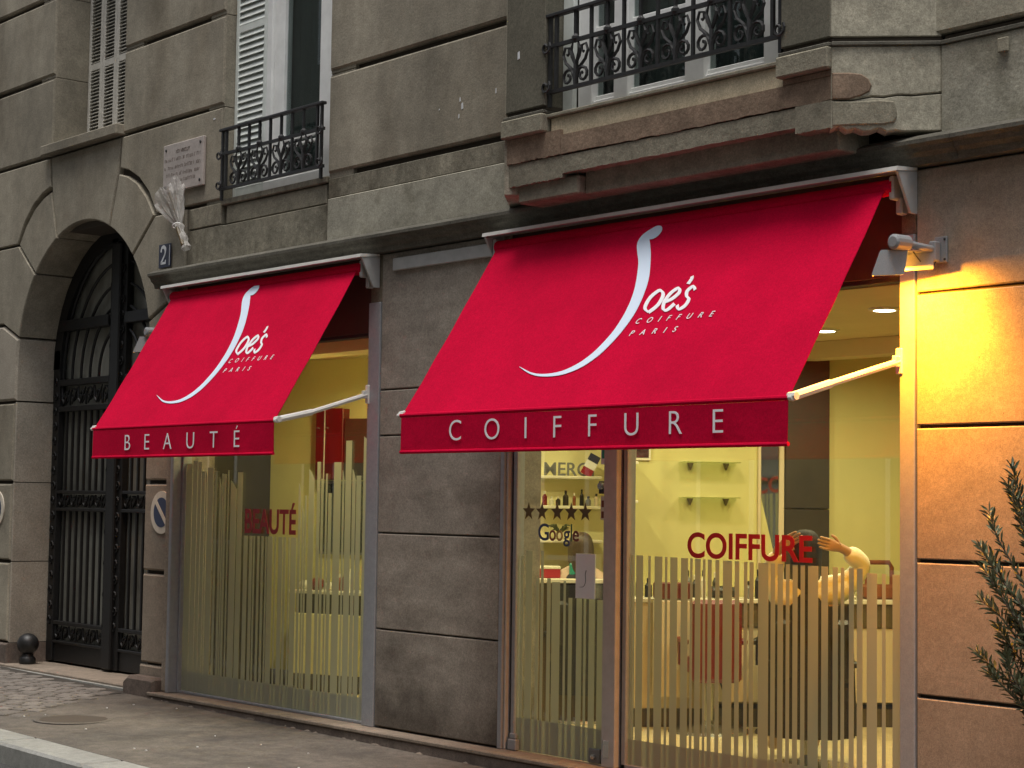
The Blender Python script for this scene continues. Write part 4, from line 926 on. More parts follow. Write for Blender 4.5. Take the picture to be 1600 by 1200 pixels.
salon_chair(chairM(-2.62, 2.15, 35), 'black salon chair at the counter left of the seated client', BLACKLEA)
salon_chair(chairM(-1.13, 1.9, 70), 'black salon chair at the right end of the counter', BLACKLEA)
salon_chair(chairM(-1.50, .95, 49), 'black salon chair carrying the client with raised arms', BLACKLEA, back=(.62, .98), w=.44)
t = thing('red_trolley', 'low dark red trolley beside the counter behind the door post', 'trolley', onM(MA, .25, -.5, FZ))
b = MB(MA); b.bbox(.16, .42, -.50, -.40, .987, 1.10, .008); b.build('box', REDLAC, t); b = MB(MA); b.bbox(.16, .42, -.5, -.40, .32, .98, .008); b.build('body', TANL, t)
for k, (s, h, r, m_) in enumerate(((.10, .16, .028, BLACKLEA), (.16, .13, .026, BLACKLEA), (.22, .17, .024, BLACKLEA), (1.02, .14, .03, BLACKLEA), (.93, .2, .026, BLACKLEA), (.86, .12, .03, GREYD))):
    bottle(MA, s, -.2-.02*k, .986, h, r, m_, ['black bottle leftmost on the styling counter', 'short black bottle second from the left on the counter', 'slim black bottle third from the left on the counter', 'black bottle on the counter under the narrow mirror', 'tallest black bottle in the middle of the counter', 'squat grey bottle beside the tallest one on the counter'][k], BLACKLEA)

rcl = random.Random(77)
mats_ = [BLACKLEA, GREYD, WHITEL, ORANGEW, TEAL, REDLEA, DARKP]; cols_ = ['black', 'grey', 'white', 'brown', 'teal', 'red', 'dark brown']
ords = ['third', 'fourth', 'fifth', 'sixth', 'seventh', 'eighth', 'ninth', 'tenth', 'eleventh', 'twelfth']
for k in range(9):
    i = (0, 1, 0, 2, 6, 0, 3, 1, 0)[k]; s_ = (.36, .44, .50, .56, .64, .72, .79, 2.12, 2.22)[k]
    bottle(MA, s_, -.17-.05*rcl.random(), .986, rcl.uniform(.09, .19), rcl.uniform(.018, .034), mats_[i], 'one %s bottle of the crowd on the styling counter, %s from its left end' % (cols_[i], ords[k]), mats_[rcl.choice((0, 2))])
t = thing('hair_dryer', 'black hair dryer lying on the styling counter below the two glass shelves', 'hair dryer', onM(MA, .68, -.28, .986))
b = MB(MA); b.tube([(.58, -.28, 1.03), (.60, -.28, 1.03), (.72, -.28, 1.03), (.78, -.28, 1.03)], [.02, .042, .042, .028], 12); b.build('barrel', BLACKLEA, t); b = MB(MA); b.tube([(.63, -.28, 1.02), (.62, -.34, 1.005)], .017, 8); b.build('grip', BLACKLEA, t)
b = MB(MA); b.tube([(.62, -.35, 1.0), (.60, -.375, .96), (.62, -.38, .80), (.66, -.375, .62), (.63, -.375, .45), (.68, -.38, .30)], .006, 6); b.build('cable', BLACKLEA, t)
t = thing('towel_stack', 'folded pale towels stacked on the styling counter right of the client', 'towels', onM(MA, 1.55, -.2, .986))
for k in range(4): b = MB(MA); b.bbox(1.46+.006*k, 1.64-.004*k, -.28, -.12, .987+.03*k, 1.015+.03*k, .012); b.build('towel', (WHITEL, BLOUSE)[k % 2], t)
# behind the glass door: three shelves with goods, reception desk, seated person
def wall_shelf(z, lb, d=.16):
    b = MB(MBk); b.bbox(.13, .66, -d, -.002, z-.022, z, .004); o = b.build('wall_shelf', WHITEL); tag(o, lb, 'shelf', 'white shelves behind the glass door')
    return o
wall_shelf(1.835, 'top white shelf behind the glass door with grey letters on it'); wall_shelf(1.615, 'middle white shelf behind the glass door, just above the stars')
wall_shelf(1.365, 'deep lower white shelf behind the Google decal', .24)
me = text_mesh('MERCI', .36, .10, offset=.01, thick=.02); me.transform(Matrix.Translation((.235, -.10, 1.836))); me.transform(MBk); o = mobj('letter_ornament', me, GREYD); tag(o, 'grey standing letters MERCI on the top shelf behind the glass door', 'letters')
t = thing('paper_flag', 'small blue, white and red paper flag tilted above the top shelf', 'flag', onM(MBk, .5, -.1, 1.85))
Mf = MBk @ Matrix.Translation((.50, -.145, 1.865)) @ Matrix.Rotation(R(28), 4, 'Y')
for i, m_ in enumerate((DECAL_R, PAPER, NAVY)): b = MB(Mf); b.box(0, .085, -.002, .002, .055*i, .055*i+.055); b.build('band', m_, t)
labs = ['pale bottle at the left of the middle shelf', 'dark narrow bottle at the right of the middle shelf', 'small grey bottle between others on the middle shelf', 'short dark bottle near the middle of the middle shelf', 'clear bottle at the right end of the middle shelf']
for k in range(6):
    i = (5, 2, 6, 3, 2, 1)[k]; bottle(MBk, (.24, .29, .34, .46, .155, .60)[k], -.12 if k < 4 else -.08, 1.616 if k < 4 else 1.836, rcl.uniform(.06, .12), rcl.uniform(.012, .02), mats_[i], ['red jar at the left of the middle shelf behind the door', 'white jar next to the red one on the middle shelf', 'dark brown jar in the middle of the middle shelf', 'brown bottle left of the dark narrow one on the middle shelf', 'white bottle left of the grey standing letters', 'grey bottle at the right end of the top shelf'][k], WHITEL)
for k, (s, h, r, m_) in enumerate(((.18, .11, .014, PAPER), (.52, .12, .016, BLACKLEA), (.57, .07, .02, GREYD), (.40, .11, .022, DARKP), (.63, .09, .018, TANL))): bottle(MBk, s, -.09, 1.616, h, r, m_, labs[k], BLACKLEA if k else WHITEL)
t = thing('plant_pot', 'small dark plant in a pot on the lower shelf over the Google decal', 'plant', onM(MBk, .36, -.12, 1.366)); c = onM(MBk, .36, -.12, 1.366)
b = MB(); b.lathe([(.03, 0), (.04, .05), (.036, .05)], c, 12); b.build('pot', WHITEL, t); b = MB()
for k in range(16):
    a = rb.uniform(0, 6.28); L = rb.uniform(.05, .12); b.tube([(c[0], c[1], c[2]+.04), (c[0]+math.cos(a)*L*.6, c[1]+math.sin(a)*L*.6, c[2]+.04+L*.6), (c[0]+math.cos(a)*L, c[1]+math.sin(a)*L, c[2]+.04+L*.55)], [.003, .009, .002], 4)
b.build('foliage', LEAF, t)
t = thing('reception_desk', 'reception desk with orange-red front panel behind the glass door', 'desk', onM(MBk, .2, -.5, FZ))
b = MB(MBk); b.bbox(-.25, .75, -.75, -.35, 1.07, 1.10, .004); b.build('desk_top', WHITEL, t); b = MB(MBk); b.bbox(-.22, .72, -.70, -.40, FZ, 1.068, .006); b.build('desk_body', BROWNW, t)
t = thing('red_box', 'orange-red box lying on the reception desk', 'box', onM(MBk, .15, -.55, 1.10)); b = MB(MBk); b.bbox(.0, .30, -.62, -.48, 1.101, 1.165, .004); b.build('box_body', DECAL_R, t); b = MB(MBk); b.bbox(-.002, .302, -.622, -.478, 1.165, 1.185, .004); b.build('box_lid', WHITEL, t)
bottle(MBk, .40, -.60, 1.10, .16, .035, TEAL, 'teal bottle standing on the reception desk')

# left window: red cupboard, mirror and a table with things on it
t = thing('red_cupboard', 'dark red two-door cupboard on the yellow wall in the left shop window', 'cupboard', onM(MC, .62, 0, 1.8))
for s0, s1 in ((.46, .545), (.553, .73)):
    b = MB(MC); b.bbox(s0, s1, -.10, -.002, 1.80, 2.385, .004); d = b.build('door', REDLAC, t)
    b = MB(MC); b.bbox(s0+.01, s0+.045, -.115, -.101, 2.22, 2.228, .001); b.build('handle', CHROME, d)
b = MB(MC); b.bbox(.546, .552, -.104, -.002, 1.80, 2.385, .001); b.build('door_edge', WHITEL, t)
t = thing('wall_mirror', 'dark mirror under the red cupboard in the left shop window', 'mirror', onM(MC, .6, 0, 1.2)); b = MB(MC); b.bbox(.44, 1.0, -.02, -.002, 1.19, 1.79, .003); b.build('mirror_frame', GREYD, t); b = MB(MC); b.box(.46, .98, -.024, -.019, 1.21, 1.77); b.build('mirror_glass', DKGLASS, t)
b = MB(MC); b.bbox(.745, 1.05, -.10, -.002, 1.80, 2.30, .004); tag(b.build('black_cupboard', DARKP), 'black wall cupboard right of the red one in the left window', 'cupboard')
t = thing('side_table', 'cream cabinet carrying beauty products in the left shop window', 'cabinet', onM(MC, .7, -.2, FZ))
b = MB(MC); b.bbox(.40, 1.1, -.36, -.02, .88, .905, .004); b.build('top', WHITEL, t); b = MB(MC); b.bbox(.42, 1.08, -.34, -.02, .24, .72, .004); b.build('cabinet_body', CREAM, t); b = MB(MC); b.bbox(.44, 1.06, -.30, -.02, .72, .878, .004); b.build('recess', DARKP, t); b = MB(MC); b.bbox(.44, 1.06, -.28, -.02, FZ, .238, .004); b.build('plinth', SKIRT, t)
for k, (s, m_, r, lab) in enumerate(((.45, WHITEL, .045, 'white bowl at the left end of the cabinet in the left window'), (.58, REDLEA, .06, 'red bowl in the middle of the cabinet in the left window'), (.70, WHITEL, .04, 'white jar right of the red bowl in the left window'))):
    c = onM(MC, s, -.2, .906); b = MB(); b.lathe([(r*.6, 0), (r*1.0, r*.6), (r*.95, r*1.2), (r*.5, r*1.6)], c, 14); o = b.build('bowl', m_, smooth=True); tag(o, lab, 'bowl')
for k, (s, m_) in enumerate(((.78, ORANGEW), (.83, REDLEA), (.88, WHITEL))): bottle(MC, s, -.18, .906, .13+.02*k, .022, m_, ['brown bottle on the cabinet in the left window', 'red bottle on the cabinet in the left window', 'white bottle at the right end of the cabinet in the left window'][k])

# ------------------------------------------------------------------ people
def skin_mesh(name, verts, edges, rad, m, parent, root=0, sub=2, smooth_=True):
    me = bpy.data.meshes.new(name); me.from_pydata(verts, edges, []); o = bpy.data.objects.new(name, me); COL.objects.link(o)
    md = o.modifiers.new('s', 'SKIN'); md.use_smooth_shade = True
    for i, v in enumerate(me.skin_vertices[0].data): v.radius = rad[i] if isinstance(rad[i], tuple) else (rad[i], rad[i]); v.use_root = (i == root)
    o.modifiers.new('u', 'SUBSURF').levels = sub
    bpy.context.view_layer.update()
    ev = bpy.data.meshes.new_from_object(o.evaluated_get(bpy.context.evaluated_depsgraph_get())); bpy.data.objects.remove(o)
    ev.name = name
    for p in ev.polygons: p.use_smooth = True
    ev.materials.clear(); return mobj(name, ev, m, parent)
def chain(V, E, r, pts, start=None):
    i0 = start
    for p, q in pts:
        V.append(p); r.append(q); k = len(V)-1
        if i0 is not None: E.append((i0, k))
        i0 = k
    return i0
def person(M, label, loc, arms, head=(0, 0, 1.33), top=None, topm=BLACKC, hairm=HAIRM, sleeve=None, lean=0., hairlen=.28):
    """seated figure, local x to its right as seen from behind, y forward; arms: two lists of shoulder-elbow-wrist points"""
    P = lambda x, y, z: tuple(M @ Vector((x, y, z)))
    t = thing('person', label, 'person', loc); V = []; E = []; r = []
    pel = chain(V, E, r, [(P(0, 0, .66), (.15, .12))]); ch = chain(V, E, r, [(P(0, .01, .82), (.13, .10)), (P(0, .0, 1.0), (.15, .11)), (P(0, -.01, 1.11), (.12, .085))], pel)
    hx, hy, hz = head; nk = chain(V, E, r, [(P(hx*.5, hy*.4, 1.17), .052), (P(hx*.8, hy*.7, hz-.12), .05), (P(hx, hy, hz-.05), (.068, .080)), (P(hx, hy, hz+.04), (.076, .092)), (P(hx, hy-.005, hz+.10), (.05, .06))], ch)
    for s in (-1, 1): chain(V, E, r, [(P(s*.10, .05, .64), .085), (P(s*.12, .43, .62), .062), (P(s*.12, .47, .22), .043), (P(s*.12, .56, .14), (.04, .03))], pel)
    hands = []
    for s, pts in zip((-1, 1), arms):
        sh_ = chain(V, E, r, [(P(s*.155, 0, 1.09), .055)], ch); e_ = chain(V, E, r, [(P(*pts[0]), .040), (P(*pts[1]), .027)], sh_)
        d = Vector(pts[2])-Vector(pts[1]); d.normalize(); side = d.cross(Vector((0, 1, 0))); side = side.normalized() if side.length > .1 else Vector((1, 0, 0))
        pal = Vector(pts[1])+d*.07; pk = chain(V, E, r, [(P(*pal), (.022, .036))], e_)
        for f in range(4):
            o_ = side*(f-1.5)*.019; L = (.07, .08, .076, .06)[f]; a = pal+d*.025+o_; chain(V, E, r, [(P(*a), .010), (P(*(a+d*L*.55+Vector((0, -.006, 0)))), .009), (P(*(a+d*L+Vector((0, -.022, 0)))), .007)], pk)
        a = pal-d*.03-side*.03; chain(V, E, r, [(P(*a), .012), (P(*(a-side*.022+d*.03)), .010), (P(*(a-side*.028+d*.06)), .008)], pk)
    skin_mesh('body', V, E, r, SKIN, t)
    # clothes
    V = []; E = []; r = []
    pel = chain(V, E, r, [(P(0, 0, .60), (.20, .16))]); ch = chain(V, E, r, [(P(0, .01, .80), (.165, .13)), (P(0, .0, 1.0), (.175, .13)), (P(0, -.01, 1.10), (.15, .11)), (P(0, -.005, 1.15), (.085, .075))], pel)
    for s in (-1, 1): chain(V, E, r, [(P(s*.11, .1, .62), .11), (P(s*.13, .42, .60), .09), (P(s*.13, .49, .30), .07)], pel)
    skin_mesh('gown', V, E, r, BLACKC, t)
    V = []; E = []; r = []
    c0 = chain(V, E, r, [(P(0, -.005, .985), (.185, .14))]); c1 = chain(V, E, r, [(P(0, -.01, 1.09), (.18, .135))], c0)
    for s, pts in zip((-1, 1), arms):
        a = Vector((s*.155, 0, 1.09)); e_ = Vector(pts[0]); w_ = Vector(pts[1]); chain(V, E, r, [(P(*(a*.5+e_*.5+Vector((0, 0, -.01)))), .075), (P(*e_), .072), (P(*(e_*.55+w_*.45)), .066), (P(*(e_*.14+w_*.86)), .052)], c1)
    skin_mesh('blouse' if topm is BLOUSE else 'jacket', V, E, r, topm, t)
    b = MB(M)
    b.grid(lambda u, v: ((.24+.03*v+.012*math.sin(u*40))*math.cos(math.pi*(1+u)), -.06+(.235+.03*v+.012*math.sin(u*33))*math.sin(math.pi*(1+u)), 1.06-.76*v), 30, 6)
    b.build('cape', BLACKC, t, smooth=True)
    b = MB()
    def hair(u, v):
        a = 2*math.pi*u; th = v*math.pi; rr = math.sin(th)**.7*(1+.05*math.sin(a*9+v*7)); back = .5-.5*math.sin(a)
        zz = math.cos(th)*.125; zz = zz if zz > -.02 else zz*(1+back*hairlen/.12*1.1)
        return P(hx+.092*rr*math.cos(a), hy+.105*rr*math.sin(a)-.012 - (.02*back if zz < 0 else 0), hz+.035+zz)
    b.grid(hair, 28, 14); b.build('hair', hairm, t, smooth=True)
    return t
MP = Matrix.Translation((-1.50, .95, .0)) @ Matrix.Rotation(R(49.65), 4, 'Z')
person(MP, 'seated client in cream blouse with black hair raising both hands to the head', (-1.5, .95, FZ), [[(-.20, .10, 1.20), (-.17, .02, 1.39), (-.08, -.06, 1.45)], [(.34, .02, 1.29), (.20, -.07, 1.385), (.07, -.10, 1.42)]], head=(-.01, .03, 1.335), topm=BLOUSE)
MP2 = chairM(-4.03, 1.45, 55)
person(MP2, 'seated person in black seen from behind through the glass door, brown hair', (-4.03, 1.45, FZ), [[(-.26, .08, .86), (-.20, .30, .92), (-.1, .45, .95)], [(.26, .08, .86), (.20, .30, .92), (.1, .45, .95)]], head=(0, .02, 1.27), topm=BLACKC, hairm=HAIRB, hairlen=.12)
salon_chair(chairM(-4.03, 1.45, 55), 'black chair under the seated person behind the glass door', BLACKLEA, back=(.62, .95))

# ------------------------------------------------------------------ things on the facade
# marble plaque
t = thing('memorial_plaque', 'pale marble memorial plaque with engraved lines high between gateway and window', 'plaque', (-7.21, 0, 4.31))
b = MB(); b.bbox(-7.525, -6.895, -.03, -.002, 4.115, 4.51, .005); b.build('slab', MARBLE, t)
for x in (-7.48, -6.94):
    for z in (4.16, 4.465):
        b = MB(Matrix.Translation((x, -.03, z)) @ Matrix.Rotation(R(90), 4, 'X')); b.lathe([(.0, .008), (.011, .006), (.013, .0)], (0, 0, 0), 10); b.build('bolt', IRON, t)
put(text_mesh('ICI VECUT', .22, .028, offset=.004), Matrix.Translation((-7.32, -.031, 4.425)), 'lettering', ENGRAVE, t)
rt_ = random.Random(4)
for z, x0, x1 in ((4.365, -7.50, -6.93), (4.30, -7.50, -6.93), (4.24, -7.47, -6.96), (4.185, -7.40, -7.02)):
    x = x0; b = MB()
    while x < x1:
        if rt_.random() < .14: x += .016; continue
        w_ = rt_.uniform(.010, .018); h = rt_.choice((.02, .026, .03)); k = rt_.choice((0, 1, 2))
        b.box(x, x+.005, -.0312, -.0301, z, z+h)
        if k > 0: b.box(x+.005, x+w_, -.0312, -.0301, z+(h-.005 if k == 1 else 0), z+(h if k == 1 else .005))
        if k == 2: b.box(x+w_-.004, x+w_, -.0312, -.0301, z+.005, z+h*.8)
        x += w_+.006
    o = b.build('engraved_line', ENGRAVE, t); o['kind'] = 'stuff'
# house number
t = thing('house_number', 'small dark blue enamel house number plate reading 2 above the left awning', 'number plate', (-7.48, 0, 3.6))
b = MB(); b.bbox(-7.575, -7.385, -.022, -.012, 3.505, 3.70, .003); b.build('plate', NAVY, t)
b = MB(); b.box(-7.403, -7.395, -.0235, -.0222, 3.52, 3.685); b.build('rim', ENAMEL_W, t)
b = MB(); conv = lambda x, z, th: (x, -.0225-th, z)
S, ws = nib([(-7.535, 3.635), (-7.525, 3.668), (-7.49, 3.675), (-7.465, 3.648), (-7.475, 3.61), (-7.515, 3.565), (-7.538, 3.54)], .030, .014, 60); stroke(b, S, ws, conv)
b.box(-7.538, -7.455, -.0241, -.0226, 3.533, 3.552); b.box(-7.468, -7.455, -.0241, -.0226, 3.552, 3.568); b.build('digit', ENAMEL_W, t)
# withered bouquet in its cellophane, tied under the plaque
t = thing('bouquet', 'withered bouquet in crumpled cellophane tied below the marble plaque', 'bouquet', (-7.05, -.05, 3.85))
ax = Vector((.36, 0, -.55)).normalized(); top = Vector((-7.33, -.10, 4.09)); rbq = random.Random(9)
sd = Vector((ax.z, 0, -ax.x)); od = Vector((0, -1, 0))
def cone(u, v):
    a = 2*math.pi*u; rr = (.155*(1-v)**.8+.028)*(1+.10*math.sin(a*7+v*9)+.07*math.sin(a*13+3)); p = top+ax*(v*.33-.03*math.sin(a*5)*(1-v))+sd*rr*math.cos(a)+od*(rr*.55*math.sin(a)-.02); return tuple(p)
b = MB(); b.grid(cone, 42, 10); b.build('cellophane', CELLO, t)
b = MB()
for k in range(26):
    a = rbq.uniform(0, 6.28); q = rbq.uniform(0, .12); p0 = top+ax*.34; p1 = top+ax*rbq.uniform(.02, .10)+sd*q*math.cos(a)+od*q*.5*math.sin(a); b.tube([tuple(p0), tuple((p0+p1)/2+sd*.01), tuple(p1)], [.003, .004, .007], 4)
b.build('dry_stems', BROWNW, t)
def neck(u, v):
    a = 2*math.pi*u; rr = .03*(1+.16*math.sin(a*5+v*8)) + .008*math.sin(v*14); p = top+ax*(.33+.24*v)+sd*rr*math.cos(a)+od*(rr*math.sin(a)-.012); return tuple(p)
b = MB(); b.grid(neck, 16, 8); b.build('wrapped_stalks', CELLO, t); b = MB(); b.tube([tuple(top+ax*.36+od*.012), tuple(top+ax*.54+od*.012)], .016, 8); b.build('stalks', BROWNW, t)
b = MB(); p = top+ax*.34; b.tube([tuple(p+sd*.034*math.cos(a)+od*(.034*math.sin(a)+.01)) for a in [k*.7 for k in range(10)]], .005, 5); b.build('string', PAPER, t)
# no parking roundels
def roundel(x, z, r, label, y=-.012):
    t = thing('parking_sign', label, 'sign', (x, 0, z), 'no parking roundels painted plates by the gate')
    def ring(r0, r1, yy, th, m, name):
        b = MB(); n = 36; P = [(x+r1*math.cos(2*math.pi*k/n), z+r1*math.sin(2*math.pi*k/n)) for k in range(n)]; b.prism(P, yy, yy+th, 0); b.build(name, m, t)
    ring(0, r, y, .01, SIGN_R, 'disc'); ring(0, r*.70, y-.002, .0019, SIGN_B, 'blue_field')
    b = MB(Matrix.Translation((x, y-.0035, z)) @ Matrix.Rotation(R(45), 4, 'Y')); b.box(-r*.72, r*.72, -.001, .0012, -.018, .018); b.build('bar', SIGN_R, t)
roundel(-7.44, 1.515, .172, 'faded round no parking sign on the pier beside the left shop window'); roundel(-10.53, 1.515, .172, 'round no parking sign at the left edge of the picture beside the gateway')
# ball guard post
t = thing('guard_ball', 'black cast iron ball on a short foot guarding the left gate jamb', 'bollard', (-10.06, .13, .10)); c = (-10.06, .13, .10)
b = MB(); b.lathe([(.07, 0), (.075, .012), (.072, .05), (.062, .065), (.05, .075), (.055, .09)], c, 24); b.build('foot', BOLL, t, smooth=True)
b = MB(); b.lathe([(.098*math.sin(R(a)) if 0 < a < 180 else .001, .182-.098*math.cos(R(a))) for a in range(20, 181, 10)], c, 28); b.build('ball', BOLL, t, smooth=True)

# floodlights on brackets
def floodlight(x, z, label, power, ln=.22, s=1):
    t = thing('floodlight', label, 'floodlight', (x, 0, z), 'grey floodlights on wall brackets')
    b = MB(); b.bbox(x-.03, x+.045, -.012, -.001, z-.065, z+.065, .003); b.bbox(x-.03, x+.01, -.06, -.012, z-.06, z+.04, .006); b.build('bracket', LAMPMETAL, t)
    for q in (-.05, .05):
        b = MB(Matrix.Translation((x+.033, -.012, z+q)) @ Matrix.Rotation(R(90), 4, 'X')); b.lathe([(.0, .005), (.006, .004), (.007, .0)], (0, 0, 0), 8); b.build('screw', IRON, t)
    b = MB(); b.tube([(x-.01, -.05, z), (x-.03, -ln, z+.012)], .017, 10); b.build('arm', LAMPMETAL, t)
    b = MB(); b.tube([(x-.005, -.03, z-.055), (x-.006, -.05, z-.085), (x-.010, -.09, z-.095), (x-.018, -.13, z-.075), (x-.025, -ln+.02, z-.015)], .0035, 6); b.build('cable', IRON, t)
    b = MB(); b.tube([(x-.035, -ln-.115, z+.012), (x-.035, -ln-.105, z+.012), (x-.034, -ln-.005, z+.014), (x-.033, -ln+.005, z+.014)], [.025, .038, .038, .026], 14); b.build('gear_box', LAMPMETAL, t, smooth=False)
    # plate that screens the lamp from the street, housing behind it open downwards
    zt = z-.02; zb = z-.155
    A_, B_, C_, D_ = Vector((x-.103, -ln-.185, zb)), Vector((x-.025, -ln-.035, zb+.012)), Vector((x-.022, -ln-.01, zt)), Vector((x-.088, -ln-.135, zt-.006))
    nb_ = (B_-A_).cross(D_-A_).normalized(); nb_ = nb_ if nb_.y > 0 else -nb_
    def rnd_(P, f=.18):
        out = []
        for i in range(len(P)):
            p, q, r_ = P[i-1], P[i], P[(i+1) % len(P)]; out += [q.lerp(p, f*.5), q.lerp(p, f*.14).lerp(q.lerp(r_, f*.14), .5), q.lerp(r_, f*.5)]
        return out
    Pq = rnd_([A_, B_, C_, D_]); n_ = len(Pq); b = MB()
    b.add([tuple(p) for p in Pq]+[tuple(p+nb_*.012) for p in Pq], [tuple(range(n_)), tuple(reversed(range(n_, 2*n_)))]+[(i, (i+1) % n_, n_+(i+1) % n_, n_+i) for i in range(n_)]); b.build('shade', LAMPMETAL, t)
    E_, F_ = D_+Vector((-.10, .13, .0)), C_+Vector((-.10, .105, .0)); F_ = C_+Vector((.06, .12, .0)); dn = Vector((0, 0, -.085)); b = MB()
    for q in ((D_, C_, F_, E_), (E_, F_, F_+dn, E_+dn), (D_, A_, E_+dn, E_)):
        V = [v for v in q]+[v+Vector((-.003, .003, -.004)) for v in q]; b.add([tuple(v) for v in V], [(0, 1, 2, 3), (7, 6, 5, 4), (0, 4, 5, 1), (1, 5, 6, 2), (2, 6, 7, 3), (3, 7, 4, 0)])
    b.build('reflector_housing', LAMPMETAL, t)
    mid = (A_+B_+E_+F_)/4; mid.z = z-.098; mid.x = (A_.x+B_.x)/2-.03; mid.y = (A_.y+B_.y)/2+.055; ln_ = (B_-A_).normalized()
    b = MB(); b.tube([tuple(mid-ln_*.05+Vector((0, 0, .03))), tuple(mid+ln_*.05+Vector((0, 0, .03)))], .008, 8); b.build('lamp_tube', FLOOD_ON, t)
    ld = bpy.data.lights.new('flood_light', 'AREA'); ld.shape = 'RECTANGLE'; ld.size = .10; ld.size_y = .03; ld.energy = power; ld.color = (1, .36, .018); ld.spread = R(180)
    lo = bpy.data.objects.new('flood_light', ld); COL.objects.link(lo); d = Vector((.06, .04, -1)); zz = -d.normalized(); xx = (ln_-zz*ln_.dot(zz)).normalized(); yy = zz.cross(xx); lo.rotation_euler = Matrix((xx, yy, zz)).transposed().to_euler(); lo.location = mid; adopt(lo, t)
    return t
floodlight(.155, 2.905, 'lit grey floodlight on a bracket washing the wall right of the wide awning', 78)
floodlight(-7.47, 2.96, 'small pale floodlight half hidden behind the left end of the smaller awning', 6, .05)

# small wall switch and paint chips on the upper wall
sb = MB(); sb.bbox(.50, .56, -.02, -.001, 3.83, 3.90, .004); tag(sb.build('junction_box', LEDGE), 'small square box fixed on the grey plaster at the upper right', 'junction box')

# ------------------------------------------------------------------ potted olive by the right edge
rl = random.Random(31)
t = thing('olive_tree', 'potted young olive with narrow leaves against the orange lit wall', 'tree', (1.02, -.42, -.04))
bx, by = 1.02, -.42
b = MB(); b.lathe([(.15, 0), (.2, .30), (.215, .34), (.20, .34), (.185, .30)], (bx, by, -.04), 20); b.build('pot', TERRA, t)
b = MB(); b.tube([(bx, by, .2), (bx+.02, by, .6), (bx-.01, by+.01, 1.0), (bx, by, 1.4), (bx+.02, by, 1.75)], [.025, .022, .018, .012, .006], 8); b.build('trunk', BARK, t)
lm = []
for w_, m_ in ((.0065, LEAF), (.0075, LEAF2)):
    b = MB(); b.add([(0, 0, 0), (w_, .018, .002), (w_*.9, .038, .004), (0, .056, 0), (-w_*.9, .038, .004), (-w_, .018, .002), (0, .03, -.002)], [(0, 1, 6), (1, 2, 6), (2, 3, 6), (3, 4, 6), (4, 5, 6), (5, 0, 6)]); me = b.mesh('leaf'); me.materials.append(m_); lm.append(me)
nleaf = 0; rest = MB()
ends = [(-.31, .02, 1.62, 1.15), (-.30, -.06, 1.46, 1.10), (-.36, .05, 1.36, .95), (-.33, -.02, 1.22, .98), (-.30, .08, 1.10, .85), (-.36, .0, .98, .80), (-.27, -.04, .90, .72), (-.22, .04, 1.74, 1.3), (-.16, -.02, 1.82, 1.35), (-.2, .08, 1.62, 1.2),
        (-.24, -.08, 1.33, 1.0), (-.16, .0, 1.15, .8), (-.20, .05, .86, .6), (-.1, .06, 1.45, 1.0), (.10, .0, 1.9, 1.3), (.25, -.05, 1.6, 1.1), (.3, .05, 1.3, .9), (.2, .0, 1.0, .7), (-.12, -.08, 1.72, 1.25), (-.28, .0, 1.42, 1.05), (-.25, .06, 1.02, .75), (-.17, -.05, .98, .7)]
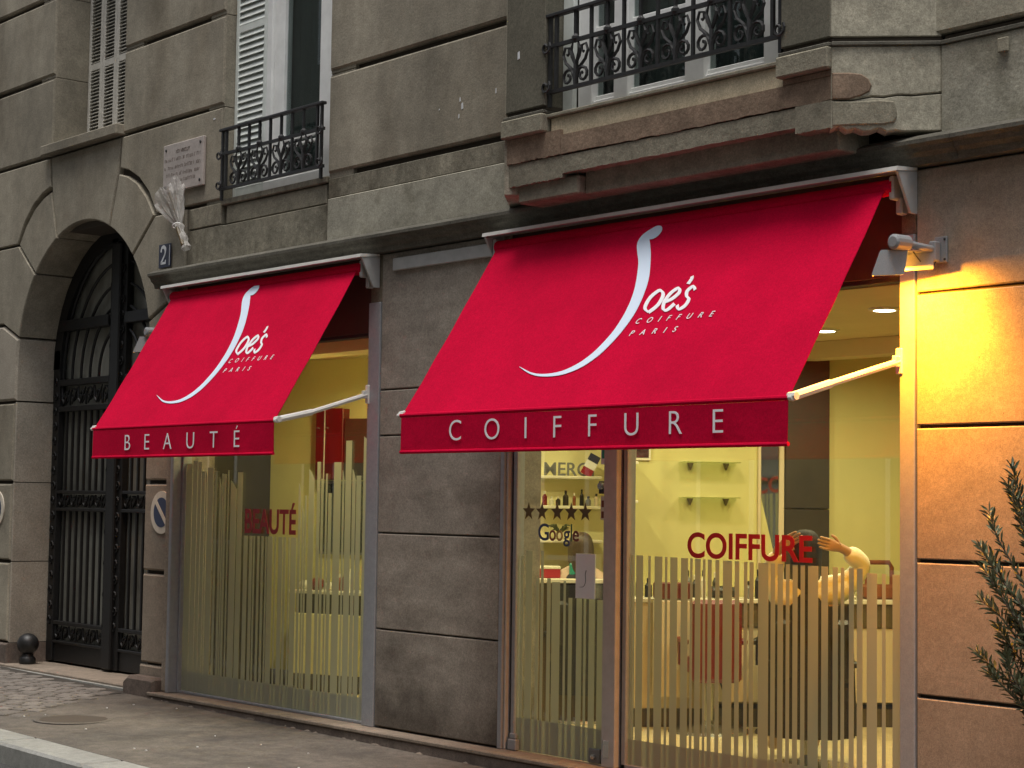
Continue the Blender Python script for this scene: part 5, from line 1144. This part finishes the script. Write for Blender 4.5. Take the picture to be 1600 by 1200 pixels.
for ex, ey, ez, ez0 in ends:
    p0 = Vector((bx, by, ez0)); p3 = Vector((bx+ex, by+ey, ez)); p1 = p0+(p3-p0)*.4+Vector((0, 0, -.03)); p2 = p0+(p3-p0)*.75+Vector((rl.uniform(-.02, .02), rl.uniform(-.02, .02), .0))
    pts = [p0, p1, p2, p3]; b = MB(); b.tube([tuple(p) for p in pts], [.007, .005, .0035, .0015], 5); b.build('branch', BARK, t)
    for k in range(60):
        u = .08+.92*k/59; i = min(int(u*3), 2); f = u*3-i; p = pts[i].lerp(pts[i+1], f); d = (pts[i+1]-pts[i]).normalized()
        s = d.orthogonal().normalized(); s = Matrix.Rotation(k*2.4+rl.uniform(-.5, .5), 3, d) @ s; dr = (d*rl.uniform(.5, 1.1)+s*rl.uniform(.6, 1.0)+Vector((0, 0, .15))).normalized()
        Mx = Matrix.Translation(p) @ dr.to_track_quat('Y', 'Z').to_matrix().to_4x4() @ Matrix.Rotation(rl.uniform(-1, 1), 4, 'Y') @ Matrix.Scale(rl.uniform(.75, 1.25), 4)
        if ex < -.11 and nleaf < 300:
            o = bpy.data.objects.new('leaf', lm[rl.random() < .4]); COL.objects.link(o); o.parent = t; o.matrix_parent_inverse = Matrix.Translation(-Vector(t.location)); o.matrix_basis = Mx; nleaf += 1
        else:
            rest.add([tuple(Mx @ v.co) for v in lm[0].vertices], [tuple(q.vertices) for q in lm[0].polygons])
o = rest.build('leaves', LEAF, t); o['kind'] = 'stuff'

# litter on the pavement
rp = random.Random(14)
b = MB()
for k in range(14):
    x, y = rp.uniform(-7.4, -3.8), rp.uniform(-1.7, -.25); s = rp.uniform(.005, .011); b.box(x, x+s*1.6, y, y+s, zs(x, y)+.001, zs(x, y)+.006)
o = b.build('litter', PAPER); o['kind'] = 'stuff'

# grime and crumbled mortar where the pavement meets the sill
b = MB(); x = -7.3
while x < -3.2:
    w_ = rp.uniform(.02, .12); d = rp.uniform(.003, .018); z = zs(x, -.15); b.add([(x, -.141, z+.002), (x+w_, -.141, z+.002), (x+w_*.8, -.141-d, z+.001), (x+w_*.2, -.141-d*rp.uniform(.5, 1), z+.001), (x+w_*.5, -.141, z+rp.uniform(.006, .018))], [(0, 1, 2, 3), (0, 3, 4), (3, 2, 4), (2, 1, 4)]); x += w_*rp.uniform(1.2, 7)
o = b.build('rubble', SILLM); o['kind'] = 'stuff'

# ------------------------------------------------------------------ across the street (seen in the panes)
OB = thing('opposite_building', 'plain stone building across the street reflected in the shop panes', 'building', (-3, -15, 0))
b = MB(); b.box(-45, 25, -16, -15, -1.2, 20); b.build('wall', OPP, OB)
for r_ in range(4):
    for k in range(16):
        x = -40+k*4; z = .6+r_*3.6; b = MB(); b.box(x, x+1.3, -15.05, -14.98, z, z+2.2); wf = b.build('window', WHITEP, OB); b = MB(); b.box(x+.1, x+1.2, -14.985, -14.975, z+.1, z+2.1); b.build('pane', DKGLASS, wf)
osw = sheet('opposite_sidewalk', -60, 60, -15, -12, .02, ASPH)
